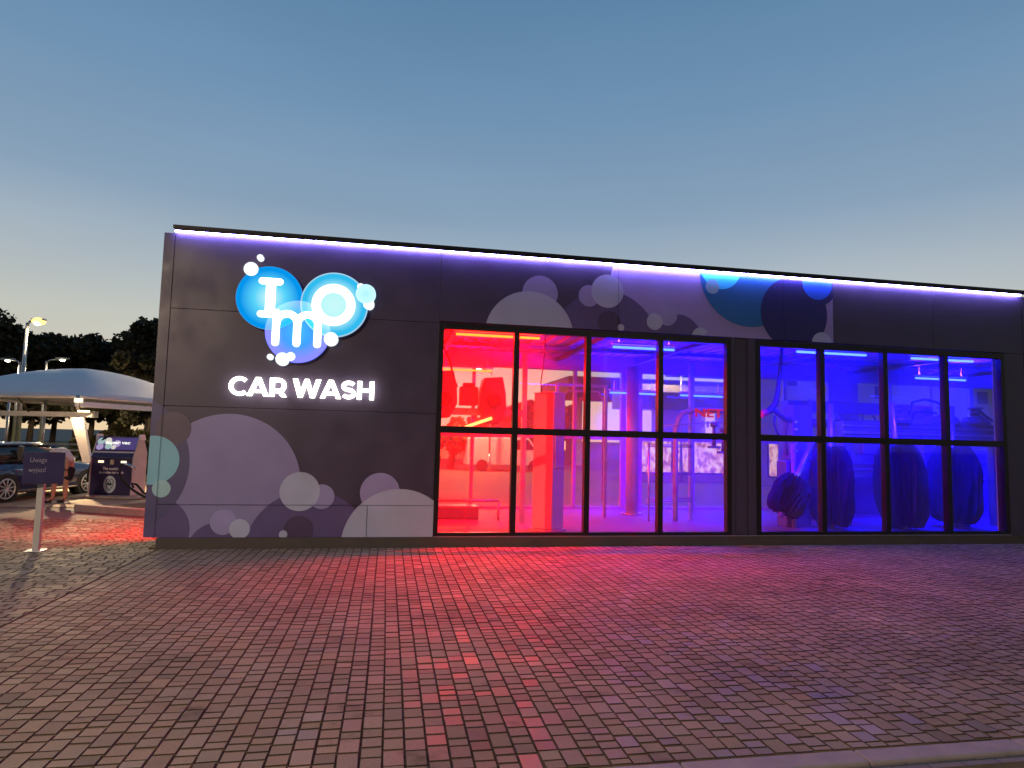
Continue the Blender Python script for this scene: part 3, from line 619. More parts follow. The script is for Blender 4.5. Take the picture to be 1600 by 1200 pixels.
e = mk('hose_boom', (8.0, 2, 3.8), 'thick hose dropping from the ceiling to a boom with a red coupling', 'hose')
h = MB(); h.tube([(8.09, 2, 3.83), (8.05, 2, 3.4), (8.0, 2, 3.05), (7.96, 2, 2.75), (7.90, 2, 2.55), (7.78, 2, 2.42), (7.6, 2, 2.34)], [.035, .04, .045, .055, .07, .075, .06], 12); h.build('hose_pipe', M['black'], e)
h = MB(); h.tube([(7.85, 2, 2.46), (7.98, 2, 2.36), (8.12, 2, 2.26), (8.3, 2, 2.22)], .055, 10); h.build('boom_arm', M['black'], e)
h = MB(); h.cyl((7.58, 2, 2.34), (7.72, 2, 2.39), .075, n=16); h.build('coupling', M['red'], e)
h = MB(); h.tube([(7.9, 2, 2.32), (7.88, 2, 2.16), (7.93, 2, 2.0), (8.05, 2, 1.86), (8.2, 2, 1.82)], .025, 8); h.build('return_hose', M['black'], e)

e = mk('control_cabinet', (8.5, 2.1, FZ), 'tall blue lit control cabinet with pipes in the first pane of the right window', 'cabinet')
h = MB(); h.box(8.28, 8.74, 1.95, 2.3, 1.4, 2.56); h.build('cabinet_body', M['machine'], e, bevel=.02)
h = MB(); h.box(8.1, 8.66, 1.92, 2.28, FZ, 1.39); h.build('lower_body', M['machine'], e, bevel=.02)
h = MB(); h.cyl((8.22, 1.85, FZ), (8.22, 1.85, 1.75), .05, n=16); h.build('stand_pipe', M['ipaint'], e)
for z in (1.6, 1.75, 1.9, 2.05, 2.2): h = MB(); h.cyl((8.33, 1.95, z), (8.33, 1.90, z), .03, n=10); h.build('gauge', M['chrome'], e)
h = MB(); h.tube([(8.28, 2.0, 2.3), (8.2, 2.0, 2.2), (8.15, 2.0, 1.9), (8.18, 2.0, 1.5)], .02, 8); h.build('flex_pipe', M['black'], e)

def motor(parent, x, y, z, s=1.0):
    h = MB(); h.cyl((x, y, z), (x, y, z+.14*s), .30*s, .26*s, n=20); h.cyl((x, y, z+.14*s), (x, y, z+.22*s), .26*s, .12*s, n=20); h.cyl((x, y, z+.22*s), (x, y, z+.36*s), .10*s, n=16); h.cyl((x, y, z+.36*s), (x, y, z+.40*s), .15*s, n=16)
    return h.build('motor', M['machine'], parent)
e = mk('brush_gantry', (11.4, 2.1, FZ), 'wide wash gantry beam with domed motors and looping hoses across the right window', 'wash gantry')
h = MB(); h.box(9.5, 13.5, 2.0, 2.28, 1.92, 2.26); h.build('gantry_beam', M['machine'], e, bevel=.015)
h = MB(); h.box(9.5, 13.5, 1.97, 1.999, 2.0, 2.05); h.box(9.5, 13.5, 1.97, 1.999, 2.15, 2.18); h.build('cable_track', M['galv'], e)
for x in (10.93, 12.15, 12.95): motor(e, x, 2.14, 2.26)
for x in (9.62, 12.55, 13.4): h = MB(); h.box(x-.09, x+.09, 2.05, 2.23, FZ, 1.92); h.build('gantry_leg', M['machine'], e, bevel=.01)
for pts in ([(11.2, 2.1, 2.45), (11.3, 2.1, 2.72), (11.6, 2.1, 2.80), (11.95, 2.1, 2.74), (12.1, 2.1, 2.6)], [(11.25, 2.1, 2.3), (11.35, 2.1, 2.5), (11.6, 2.1, 2.53), (11.9, 2.1, 2.50)], [(13.0, 2.1, 2.62), (13.15, 2.1, 2.50), (13.35, 2.1, 2.38), (13.6, 2.1, 2.44), (13.9, 2.1, 2.8)]):
    h = MB(); h.tube(pts, .028, 8); h.build('loop_hose', M['black'], e)
for q in ((9.9, 10.6, 1.9, 2.2, 1.55, 1.9), (11.95, 12.35, 1.95, 2.2, 1.45, 1.915)): h = MB(); h.box(*q); h.build('gear_housing', M['machine'], e, bevel=.02)

def side_brush(x, y, r, z0, z1, tilt, label, seed):
    rn = random.Random(seed)
    e = mk('side_brush', (x, y, FZ), label, 'wash brush', 'rotating wash brushes in the hall')
    rt = Matrix.Rotation(R(tilt), 4, 'Y'); c = Matrix.Translation((x, y, z0)) @ rt @ Matrix.Translation((-x, -y, -z0))
    b = MB(); b.cyl((x, y, z0-.1), (x, y, z1+.9), .055, n=14); b.xf(c); b.build('shaft', M['galv'], e)
    b = MB(); nz = 16
    for layer in range(3):
        for j in range(40):
            a = 2*pi*(j+rn.random()*.6+layer*.33)/40; ph = rn.random()*6; P = []
            sw = rn.uniform(-.25, .25)
            for k in range(nz+1):
                t_ = k/nz; z = z0+(z1-z0)*t_; env = (1-abs(2*t_-1)**4*.35)*(1+.10*(1-t_))
                rr = r*env*(.93+.05*sin(t_*9+ph)+rn.uniform(-.02, .02))*(1-.07*layer); aa = a+sw*(t_-.5)+.05*sin(t_*7+ph)
                P += [(x+.05*cos(a), y+.05*sin(a), z), (x+rr*cos(aa), y+rr*sin(aa), z-.03*sin(ph+k))]
            b.add(P, [(2*k, 2*k+1, 2*k+3, 2*k+2) for k in range(nz)])
    b.xf(c); b.build('bristles', M['brush'], e)
    return e
side_brush(7.72, 1.5, .36, .38, 1.15, 26, 'dark tilted wash brush at the lower left corner of the right window', 1)
side_brush(8.98, 1.7, .42, .12, 1.70, 0, 'dark upright wash brush behind the first mullion of the right window', 2)
side_brush(10.6, 1.6, .50, .12, 1.80, -6, 'dark upright wash brush below the gantry in the third pane of the right window', 3)
side_brush(12.1, 1.9, .52, .16, 1.75, 0, 'dark upright wash brush in the last pane of the right window', 4)
side_brush(9.7, 3.4, .52, .12, 1.9, 0, 'dark upright wash brush deeper in the hall behind the second pane of the right window', 5)

e = mk('pump_bench', (13, 4.5, FZ), 'long low pump bench with tanks along the back of the right half', 'machine bench')
h = MB(); h.box(10.4, 17.5, 4.3, 4.85, FZ, .95); h.build('bench_body', M['machine'], e, bevel=.02)
h = MB(); h.box(11.0, 12.3, 4.35, 4.8, .951, 1.66); h.box(14.4, 16.6, 4.35, 4.8, .951, 1.72); h.build('upper_cabinet', M['ipaint'], e, bevel=.02)
for x in (12.7, 13.2, 13.7): h = MB(); h.cyl((x, 4.55, .951), (x, 4.55, 1.5), .2, n=20); h.sphere((x, 4.55, 1.5), .2, n=16, sc=(1, 1, .45)); h.build('tank', M['machine'], e)
for z in (1.15, 1.3): h = MB(); h.tube([(10.5, 4.25, z), (12.4, 4.25, z), (12.6, 4.3, z+.1), (17.0, 4.3, z+.1)], .025, 8); h.build('supply_pipe', M['galv'], e)
e = mk('wash_portal', (10, 3.7, FZ), 'dark wash portal frame with roller and hoses deeper in the right half', 'wash gantry')
for x in (9.35, 13.0): h = MB(); h.box(x-.14, x+.14, 3.5, 3.95, FZ, 2.75); h.build('portal_leg', M['machine'], e, bevel=.02)
h = MB(); h.box(9.2, 13.15, 3.5, 3.95, 2.50, 2.78); h.build('portal_beam', M['machine'], e, bevel=.02)
h = MB(); h.cyl((9.6, 3.4, 2.25), (12.8, 3.4, 2.25), .10, n=16); h.build('roller', M['black'], e)
for k in range(3): h = MB(); h.tube([(9.6+k*.9, 3.45, 2.5), (9.75+k*.9, 3.4, 2.2), (10.0+k*.9, 3.4, 2.12), (10.2+k*.9, 3.42, 2.3), (10.25+k*.9, 3.45, 2.5)], .022, 8); h.build('loop_hose', M['black'], e)
sg = mk('rear_glass_sign', (11.6, 5.24, 1.6), 'small pale green sign lettering seen mirrored from inside behind the gantry', 'sign')
for w_, x_, wd in (('BEIGN', 12.02, .98), ('W', 10.45, .22)): text_mesh('lettering', w_, emat('green_letters', (.30, 1, .75), 1.1), sg, .2, (x_, 5.22, 1.54), (-1, 0, 0), (0, 0, 1), extrude=.003, bold=.003, width=wd, height=.15)

# ============================================================ EXIT SIGN
e = mk('exit_sign', (-4.74, -.14, 0), 'small dark sign reading Uwaga wyjazd on a short pale square post', 'sign')
b = MB(); b.box(-4.85, -4.63, -.24, -.04, 0, .012); b.build('base_plate', M['galv'], e, bevel=.003)
b = MB(); b.box(-4.775, -4.695, -.17, -.10, .0121, 1.36); b.build('post', mat('post_grey', (.46, .43, .40), .5), e, bevel=.004)
ux = Vector((.40, .14, 0)).normalized(); o_ = Vector((-4.885, -.345, .93)); n_ = Vector((ux.y, -ux.x, 0))
b = MB(); b.prism([o_, o_+ux*.47, o_+ux*.47+Vector((0, 0, .435)), o_+Vector((0, 0, .435))], -n_*.03); b.build('sign_board', M['navy'], e, bevel=.004)
dimw = mat('sign_text_pale', (.30, .28, .34), .6)
text_mesh('lettering', 'Uwaga', dimw, e, .1, o_+ux*.075+n_*.003+Vector((0, 0, .275)), ux, (0, 0, 1), extrude=.001, width=.19, height=.085)
text_mesh('lettering', 'wyjazd', dimw, e, .1, o_+ux*.065+n_*.003+Vector((0, 0, .14)), ux, (0, 0, 1), extrude=.001, width=.19, height=.085)

# ============================================================ VACUUM STATION
vx = Vector((.98, -.2, 0)).normalized(); vy = Vector((.2, .98, 0)).normalized(); V0 = Vector((-7.38, 7.90, 0))
e = mk('vacuum_station', V0+vx*.55+vy*.3, 'dark blue and stainless car vacuum station with oval badge and slanted lit top sign', 'vacuum machine')
VP = lambda a, d, z: V0+vx*a+vy*d+Vector((0, 0, z))
b = MB(); b.prism([VP(-.25, -.35, 0), VP(1.5, -.35, 0), VP(1.5, 1.0, 0), VP(-.25, 1.0, 0)], (0, 0, .055)); b.build('plinth', M['conc'], e, bevel=.01)
prof = [(.02, .06), (.02, .98), (-.02, 1.0), (.10, 1.16), (.24, 1.52), (.36, 1.52), (.58, 1.12), (.58, .06)]
b = MB(); b.prism([VP(.03, d, z) for d, z in prof], vx*1.04); b.build('cabinet_body', M['navy'], e)
pr2 = [(-.0, .058), (.0, .99), (.09, 1.17), (.22, 1.56), (.38, 1.56), (.60, 1.12), (.60, .058)]
for a in (0, 1.071): b = MB(); b.prism([VP(a, d, z) for d, z in pr2], vx*.029); b.build('side_panel', M['steelside'], e, bevel=.004)
for a in (-.03, 1.07): b = MB(); b.prism([VP(a, .20, 1.44), VP(a, .22, 1.585), VP(a, .38, 1.585), VP(a, .44, 1.44)], vx*.07); b.build('corner_cap', M['white'], e, bevel=.006)
b = MB(); b.prism([VP(.031, -.005, .99), VP(.031, .085, 1.15), VP(.031, .10, 1.15), VP(.031, .02, .985)], vx*1.038); b.build('console_shelf', M['steelside'], e)
for a in (.20, .78): b = MB(); b.prism([VP(a, .018, .86), VP(a+.14, .018, .86), VP(a+.14, .018, .915), VP(a, .018, .915)], -vy*.01); b.build('display', emat('display_warm', (1, .85, .55), 1.6), e)
b = MB(); b.prism([VP(.51, .018, .82), VP(.60, .018, .82), VP(.60, .018, .94), VP(.51, .018, .94)], -vy*.012); b.build('keypad', mat('keypad_brass', (.5, .45, .3), .5), e)
st = (VP(0, .24, 1.52)-VP(0, .10, 1.16)).normalized(); sn = st.cross(vx)*-1 if st.cross(vx).y > 0 else st.cross(vx)
def spt(a, h_, off=.004): return VP(a, .10, 1.16)+st*h_+Vector((sn.x, sn.y, sn.z))*off
b = MB(); b.prism([spt(.04, .03), spt(1.06, .03), spt(1.06, .36), spt(.04, .36)], Vector(sn)*.008); b.build('sign_face', mat('vac_sign_violet', (.10, .075, .26), .4, emit=(.10, .07, .3), estr=.35), e)
b = MB()
for i, (a, h_, r_) in enumerate([(.14, .25, .10), (.14, .10, .09), (.32, .27, .085), (.36, .12, .09), (.56, .19, .10), (.50, .09, .06)]):
    b.prism([spt(a+r_*cos(2*pi*k/20), h_+r_*sin(2*pi*k/20)*.95, .013+i*.0015) for k in range(20)], Vector(sn)*.002, mi=i % 3)
b.build('sign_bubbles', [mat('b_a', (.5, .75, .75), .5, emit=(.5, .8, .8), estr=.35), mat('b_b', (.55, .5, .85), .5, emit=(.6, .5, .9), estr=.35), mat('b_c', (.8, .8, .7), .5, emit=(.9, .9, .8), estr=.5)], e)
text_mesh('lettering', 'super vac', emat('vac_text', (1, 1, .85), 1.2), e, .1, spt(.26, .15, .026), vx, st, extrude=.001, bold=.002, width=.64, height=.085)
wt_ = mat('white_print', (.75, .72, .75), .5)
text_mesh('lettering', "The world's", wt_, e, .08, VP(.33, .015, .685), vx, (0, 0, 1), extrude=.001, bold=.002, width=.40, height=.065)
text_mesh('lettering', "favourite car wash", wt_, e, .08, VP(.24, .015, .59), vx, (0, 0, 1), extrude=.001, bold=.002, width=.62, height=.06)
b = MB(); b.prism([VP(.53+.155*cos(2*pi*k/40), .018, .32+.215*sin(2*pi*k/40)) for k in range(40)], -vy*.006); b.build('oval_badge', mat('badge_pale_blue', (.52, .66, .72), .5), e)
b = MB()
hs = [(0, -.15), (.07, -.05), (.095, .05), (.08, .115), (.045, .13), (0, .10), (-.045, .13), (-.08, .115), (-.095, .05), (-.07, -.05)]
b.tube([VP(.53+p[0], .010, .32+p[1]) for p in hs+hs[:1]], .009, 6)
b.box(-.055, .055, -.001, .001, -.02, .03); 
b.v[-8:] = [tuple(VP(.53+v[0], .009+v[1]*0+(.002 if v[1] > 0 else 0), .32+v[2])) for v in b.v[-8:]]
b.tube([VP(.53+p[0], .009, .32+p[1]) for p in ((-.035, .03), (-.022, .07), (.022, .07), (.035, .03))], .007, 6)
b.build('car_emblem', M['black'], e)
h = MB(); h.tube([(-6.38, 7.20, .87), (-6.41, 7.16, .78), (-6.39, 7.12, .62), (-6.30, 7.08, .48), (-6.16, 7.05, .34), (-5.98, 7.0, .22), (-5.75, 6.95, .10), (-5.45, 6.9, .04), (-5.1, 6.9, .03)], .03, 10)
h.tube([(-6.05, 7.1, .30), (-6.1, 7.1, .40), (-5.98, 7.08, .38), (-5.8, 7.02, .2), (-5.5, 6.98, .04), (-5.0, 7.1, .03)], .028, 10); h.build('vacuum_hose', M['rubber'], e)
h = MB(); h.tube([(-6.40, 7.22, .865), (-6.24, 7.14, .86), (-5.98, 7.02, .76)], .028, 10); h.build('nozzle', M['chrome'], e)
h = MB(); h.tube([(-6.92, 8.0, 1.56), (-7.1, 8.05, 1.52), (-7.26, 8.1, 1.36), (-7.36, 8.12, 1.15), (-7.44, 8.14, .9), (-7.50, 8.16, .6), (-7.52, 8.2, .35)], .032, 10); h.build('vacuum_hose', M['rubber'], e)

# ============================================================ CANOPY
e = mk('vacuum_canopy', (-9.3, 12.5, 0), 'white tensioned fabric canopy on a leaning pale steel column over the vacuum bays', 'canopy')
C0 = Vector((-9.13, 11.1, 2.68)); eL = Vector((-.926, .379, 0)); eR = Vector((.379, .926, 0)); S = 6.2
PK = Vector((-10.55, 14.9, 3.78)); b = MB(); n = 30
def cpt(u, v, dz=0):
    p = C0+eL*(S*u)+eR*(S*v)
    qa, qb = abs(u-.5)*2, abs(v-.5)*2; q = (qa**7+qb**7)**(1/7); q = min(q, 1); h = 1-q**1.8
    p = p + (Vector((PK.x, PK.y, 0))-Vector(((C0+eL*S*.5+eR*S*.5).x, (C0+eL*S*.5+eR*S*.5).y, 0)))*h
    p.z = C0.z+(PK.z-C0.z)*h+dz - .10*sin(pi*(u if abs(v-.5) > abs(u-.5) else v))*q*0.0
    return p
vs = [cpt(i/n, j/n) for i in range(n+1) for j in range(n+1)]
fs = [(i*(n+1)+j, (i+1)*(n+1)+j, (i+1)*(n+1)+j+1, i*(n+1)+j+1) for i in range(n) for j in range(n)]
b.add(vs, fs, 0, True); o_ = b.build('canopy_fabric', M['canvas'], e); sdf = o_.modifiers.new('solid', 'SOLIDIFY'); sdf.thickness = .02
b = MB()
cs = [C0, C0+eL*S, C0+eL*S+eR*S, C0+eR*S]
for i in range(4):
    A, B = cs[i], cs[(i+1) % 4]; b.tube([A+Vector((0, 0, -.03)), B+Vector((0, 0, -.03))], .045, 8)
b.build('edge_tube', M['white'], e)
for dr, ln_, off in ((eR, S, .32), ):
    b = MB(); w = Vector((-dr.y, dr.x, 0))*.06; A = C0+Vector((0, 0, -.33))-dr*.05
    b.prism([A-w, A+w, A+w+Vector((0, 0, .16)), A-w+Vector((0, 0, .16))], dr*(ln_+.1)); b.build('side_beam', M['white'], e, bevel=.01)
b = MB(); A = Vector((-9.20, 12.38, 2.07)); b.prism([A, A+eR*.14, A+eR*.14+Vector((0, 0, .16)), A+Vector((0, 0, .16))], eL*5.6); b.build('main_beam', M['white'], e, bevel=.01)
b = MB(); b.box(-9.22, -9.12, 12.30, 12.56, 2.05, 2.26); b.build('beam_end_cap', M['galv'], e, bevel=.01)
b = MB(); b.cyl(C0+Vector((0, 0, .02)), C0+Vector((.02, 0, -.42)), .055, n=10); b.build('corner_bracket', M['galv'], e)
b = MB(); b.add([(-9.90, 12.46, 2.06), (-9.50, 12.40, 2.06), (-9.50, 12.56, 2.06), (-9.90, 12.62, 2.06), (-9.22, 12.46, 0), (-9.04, 12.44, 0), (-9.04, 12.60, 0), (-9.22, 12.62, 0)], [(0, 1, 2, 3), (4, 7, 6, 5), (0, 4, 5, 1), (1, 5, 6, 2), (2, 6, 7, 3), (3, 7, 4, 0)]); b.build('leaning_column', M['white'], e, bevel=.01)
for (u0, v0) in ((.35, .0), (.12, .65)):
    b = MB(); A = C0+eL*(S*u0)+eR*(S*v0)+Vector((0, 0, -.06)); b.tube([A, A+eR*.9-eL*.55*(-1)+Vector((0, 0, -.42))], .022, 8); b.build('stay_rod', M['bark'], e)
la = MB(); la.box(-9.75, -9.45, 12.60, 12.72, 2.24, 2.28); la.build('canopy_lamp', emat('canopy_lamp_warm', (1, .72, .38), 14), e)
light('canopy_light', 'AREA', (-9.6, 12.2, 2.22), 50, (1, .66, .34), .5, .2, (.1, -.5, -1), e)
fb = MB(); fb.box(-9.18, -8.98, 10.98, 11.08, 2.48, 2.60); fb.build('floodlight', emat('floodlight_warm', (1, .80, .5), 2), e)
light('flood_glow', 'AREA', (-9.07, 10.93, 2.50), 330, (1, .68, .36), .22, .12, (.22, -.62, -.78), e, spread=R(125))
light('canopy_uplight', 'AREA', (-10.4, 13.6, 2.2), 30, (1, .62, .32), .5, .3, (0, 0, 1), e)

# ============================================================ CAR
CAR = mk('parked_car', (-8.6, 7.8, 0), 'dark blue estate car with bright alloy wheels and roof rails being cleaned under the canopy', 'car')
ax = Vector((.30, .954, 0)).normalized(); ay = Vector((ax.y, -ax.x, 0))   # ax forward, ay towards the viewer's right (car's right side)
sC = .90; rearR = Vector((-8.47, 6.41, 0))
Mx = Matrix.Translation(rearR) @ Matrix(((ax.x, ay.x, 0, 0), (ax.y, ay.y, 0, 0), (0, 0, 1, 0), (0, 0, 0, 1))) @ Matrix.Scale(sC, 4) @ Matrix.Translation((0, -.90, 0))
def cbuild(b, name, m_, parent=CAR, **k): b.xf(Mx); return b.build(name, m_, parent, **k)
def loft(secs, mi=0):
    b = MB(); n = len(secs[0]); vs = [p for s_ in secs for p in s_]
    b.add(vs, [(i*n+k, i*n+(k+1) % n, (i+1)*n+(k+1) % n, (i+1)*n+k) for i in range(len(secs)-1) for k in range(n)], mi, True)
    b.add(secs[0], [tuple(range(n))], mi); b.add(secs[-1], [tuple(range(n))[::-1]], mi); return b
def sec(x, zb, zt, w, crown=.05):
    return [(x, -w*.92, zb), (x, -w, zb+.12), (x, -w*1.0, (zb+zt)/2+.05), (x, -w*.95, zt-.06), (x, -w*.80, zt+.0), (x, 0, zt+crown), (x, w*.80, zt), (x, w*.95, zt-.06), (x, w, (zb+zt)/2+.05), (x, w, zb+.12), (x, w*.92, zb)]
b = loft([sec(-.86, .42, .80, .70), sec(-.82, .30, .92, .82), sec(-.6, .22, .97, .88), sec(0, .20, .99, .895), sec(1.2, .19, .98, .90), sec(2.1, .20, .96, .895), sec(2.6, .22, .92, .89), sec(3.2, .24, .86, .86), sec(3.5, .27, .76, .78), sec(3.62, .36, .66, .62)])
cbuild(b, 'body', M['carpaint'])
def gsec(x, z0, z1, w0, w1): return [(x, -w0, z0), (x, -(w0*.35+w1*.65), z0+(z1-z0)*.72), (x, -w1*.93, z1-.02), (x, 0, z1+.02), (x, w1*.93, z1-.02), (x, w0*.35+w1*.65, z0+(z1-z0)*.72), (x, w0, z0)]
b = loft([gsec(-.80, .93, .98, .78, .74), gsec(-.52, .95, 1.40, .80, .64), gsec(-.2, .95, 1.44, .82, .64), gsec(.9, .95, 1.455, .83, .65), gsec(1.5, .95, 1.42, .82, .63), gsec(2.2, .95, 1.0, .80, .72)])
cbuild(b, 'window_glass', M['carglass'])
b = loft([[(x, -w, z), (x, -w*.8, z+.025), (x, 0, z+.04), (x, w*.8, z+.025), (x, w, z), (x, 0, z-.01)] for x, w, z in ((-.60, .60, 1.36), (-.2, .66, 1.425), (.9, .67, 1.44), (1.45, .65, 1.415), (1.6, .6, 1.375))])
cbuild(b, 'roof', M['carpaint'])
for x0, x1, sx in ((-.45, -.56, .07), (.55, .50, .035), (1.55, 2.15, .045)):
    for s_ in (1, -1):
        b = MB(); b.tube([(x1, s_*.825, .965), (x0, s_*.665, 1.40)], sx, 6, flat=None); cbuild(b, 'pillar', M['carpaint'])
b = MB(); b.box(.40, .47, .72, .84, .97, 1.41, rot=Matrix.Rotation(R(-15), 3, 'X')); cbuild(b, 'pillar_reflection_strip', mat('pillar_reflection_tone', (.30, .26, .2), .12, .6))  # pale strip on one side whose colour gives the pillar a reflection
for s_ in (1, -1):
    b = MB(); b.tube([(-.45, s_*.60, 1.40), (-.35, s_*.60, 1.47), (.6, s_*.62, 1.495), (1.3, s_*.60, 1.47), (1.42, s_*.60, 1.41)], .017, 8); cbuild(b, 'roof_rail', M['chrome'])
    b = MB(); b.box(.35, 2.3, s_*.905-.006, s_*.905+.006, .25, .29); cbuild(b, 'sill_trim', M['chrome'])
    for x in (.22, 1.05): b = MB(); b.tube([(x, s_*.90, .80), (x+.03, s_*.93, .80), (x+.18, s_*.93, .80), (x+.2, s_*.90, .80)], .016, 8); cbuild(b, 'door_handle', M['chrome'])
    b = MB(); b.sphere((1.95, s_*.98, 1.03), .11, sc=(.7, 1, .65)); b.box(1.9, 1.96, s_*.88-.04, s_*.88+.04, .96, 1.0); cbuild(b, 'mirror', M['chrome'])
    b = MB(); b.sphere((3.42, s_*.62, .66), .16, sc=(1.0, .9, .5)); cbuild(b, 'headlight', M['lightglass'])
    b = MB(); b.box(-.80, -.70, s_*.78-.06, s_*.78+.04, .72, .92); cbuild(b, 'tail_light', M['red'], bevel=.01)
    for x in (0, 2.70):
        b = MB(); b.cyl((x, s_*.60, .34), (x, s_*.907, .34), .385, n=28); cbuild(b, 'wheel_arch', M['black'])
        b = MB(); yy = s_
        b.cyl((x, yy*.70, .335), (x, yy*.90, .335), .335, n=32); b.cyl((x, yy*.90, .335), (x, yy*.918, .335), .325, .29, n=32, cap=False)
        wh = cbuild(b, 'tyre', M['rubber'])
        b = MB(); b.cyl((x, yy*.91, .335), (x, yy*.912, .335), .262, n=32, mi=1)
        b.tube([(x+.245*cos(2*pi*k/32), yy*.922, .335+.245*sin(2*pi*k/32)) for k in range(33)], .019, 6, ends=False)
        for k in range(10):
            a = 2*pi*k/10+(.16 if k % 2 else -.16)*0+.1; b.tube([(x+.04*cos(a), yy*.925, .335+.04*sin(a)), (x+.24*cos(a+.12), yy*.922, .335+.24*sin(a+.12))], .016, 5)
        b.cyl((x, yy*.915, .335), (x, yy*.93, .335), .055, n=14); b.xf(Mx); b.build('rim', [M['rim'], M['black']], wh)
b = MB(); b.box(3.55, 3.60, -.45, .45, .45, .62); cbuild(b, 'grille', M['black'])

# ============================================================ PERSON
def skin(name, chain, mat_, parent, sub=2):
    """chain: list of (id, pos, radius, parent id)"""
    ids = [c[0] for c in chain]; o3 = parent_world(parent) if parent else Vector(chain[0][1])
    me = bpy.data.meshes.new(name); me.from_pydata([tuple(Vector(c[1])-o3) for c in chain], [(ids.index(c[3]), i) for i, c in enumerate(chain) if c[3] is not None], [])
    ob = bpy.data.objects.new(name, me); COL.objects.link(ob)
    if parent: ob.parent = parent
    else: ob.location = o3
    md = ob.modifiers.new('skin', 'SKIN'); md.use_smooth_shade = True; md.branch_smoothing = .3
    for i, c in enumerate(chain):
        r_ = c[2]; r_ = (r_, r_) if not isinstance(r_, tuple) else r_; me.skin_vertices[0].data[i].radius = r_; me.skin_vertices[0].data[i].use_root = (i == 0)
    ss = ob.modifiers.new('sub', 'SUBSURF'); ss.levels = sub; ss.render_levels = sub
    me.materials.append(mat_)
    bpy.context.view_layer.update()
    dg = bpy.context.evaluated_depsgraph_get(); nm = bpy.data.meshes.new_from_object(ob.evaluated_get(dg)); ob.modifiers.clear(); ob.data = nm; nm.name = name
    if not len(nm.materials): nm.materials.append(mat_)
    return ob
HP = (-7.17, 6.26, .82)
L1h, L2h = (-7.24, 6.20, .80), (-7.12, 6.32, .80)
K1, K2 = (-7.40, 6.20, .44), (-7.21, 6.30, .44)
F1, F2 = (-7.42, 6.23, .09), (-7.21, 6.32, .09)
SP1, SP2, SH = (-7.20, 6.28, 1.02), (-7.36, 6.38, 1.17), (-7.56, 6.50, 1.18)
S1, S2 = (-7.60, 6.64, 1.17), (-7.48, 6.36, 1.13)
EL1, HA1 = (-7.86, 6.86, 1.19), (-8.10, 7.08, 1.22)
EL2, HA2 = (-7.10, 6.06, .98), (-7.09, 6.02, .77)
NK, HD = (-7.69, 6.54, 1.10), (-7.79, 6.57, 1.04)
pers = skin('person', [('hp', HP, .12, None), ('s1', SP1, .12, 'hp'), ('s2', SP2, .13, 's1'), ('sh', SH, .11, 's2'), ('nk', NK, .05, 'sh'), ('hd', HD, .085, 'nk'), ('hd2', (-7.85, 6.58, .96), .07, 'hd'),
    ('a1', S1, .055, 'sh'), ('e1', EL1, .04, 'a1'), ('w1', HA1, .028, 'e1'),
    ('a2', S2, .055, 'sh'), ('e2', EL2, .04, 'a2'), ('w2', HA2, .028, 'e2'),
    ('l1', L1h, .085, 'hp'), ('k1', K1, .055, 'l1'), ('c1', (-7.41, 6.22, .32), .058, 'k1'), ('f1', F1, .035, 'c1'), ('t1', (-7.53, 6.20, .045), .034, 'f1'),
    ('l2', L2h, .085, 'hp'), ('k2', K2, .055, 'l2'), ('c2', (-7.21, 6.31, .32), .058, 'k2'), ('f2', F2, .035, 'c2'), ('t2', (-7.32, 6.30, .045), .034, 'f2')], M['skin'], None)
tag(pers, 'person in a pale grey shirt and dark shorts bent forward beside the dark blue car', 'person')
# hands: five fingers each
def fingers(wrist, d, side, nm):
    d = Vector(d).normalized(); s_ = Vector(side).normalized(); w_ = Vector(wrist)
    ch = [('p', w_, .024, None), ('m', w_+d*.045, .030, 'p')]
    for i, l_ in enumerate((.052, .062, .066, .058)):
        base = w_+d*.075+s_*((i-1.5)*.019); ch += [('b%d' % i, base, .0095, 'm'), ('k%d' % i, base+d*l_*.55+Vector((0, 0, -.006)), .0088, 'b%d' % i), ('t%d' % i, base+d*l_*.9+Vector((0, 0, -.022)), .0075, 'k%d' % i)]
    ch += [('tb', w_+d*.03-s_*.03, .011, 'p'), ('tt', w_+d*.07-s_*.048+Vector((0, 0, -.01)), .0085, 'tb')]
    return skin(nm, ch, M['skin'], pers, 1)
fingers(HA1, (-.7, .6, .1), (.6, .7, 0), 'hand'); fingers(HA2, (0, -.1, -1), (1, 0, 0), 'hand')
skin('shirt', [('s0', (-7.18, 6.26, .88), .145, None), ('s1', SP1, .145, 's0'), ('s2', SP2, .155, 's1'), ('sh', SH, .13, 's2'), ('a1', S1, .075, 'sh'), ('u1', (-7.72, 6.74, 1.18), .062, 'a1'), ('a2', S2, .075, 'sh'), ('u2', (-7.30, 6.22, 1.03), .066, 'a2'), ('nk', (-7.64, 6.53, 1.12), .075, 'sh')], M['shirt'], pers)
skin('shorts', [('hp', (-7.17, 6.26, .86), .135, None), ('m', HP, .14, 'hp'), ('l1', (-7.25, 6.20, .74), .105, 'm'), ('k1', (-7.36, 6.20, .50), .088, 'l1'), ('l2', (-7.12, 6.32, .74), .105, 'm'), ('k2', (-7.18, 6.31, .50), .088, 'l2')], M['short'], pers)
skin('hair', [('a', (-7.775, 6.56, 1.075), .082, None), ('b', (-7.83, 6.575, 1.03), .078, 'a')], M['hair'], pers)
for f_, t_ in ((F1, (-7.53, 6.20, .045)), (F2, (-7.32, 6.30, .045))):
    skin('shoe', [('a', (f_[0]+.02, f_[1], .055), .050, None), ('b', (f_[0]-.05, f_[1]-.01, .045), .048, 'a'), ('c', (t_[0]-.05, t_[1], .036), .036, 'b'), ('d', (f_[0], f_[1], .11), .046, 'a')], M['short'], pers, 1)
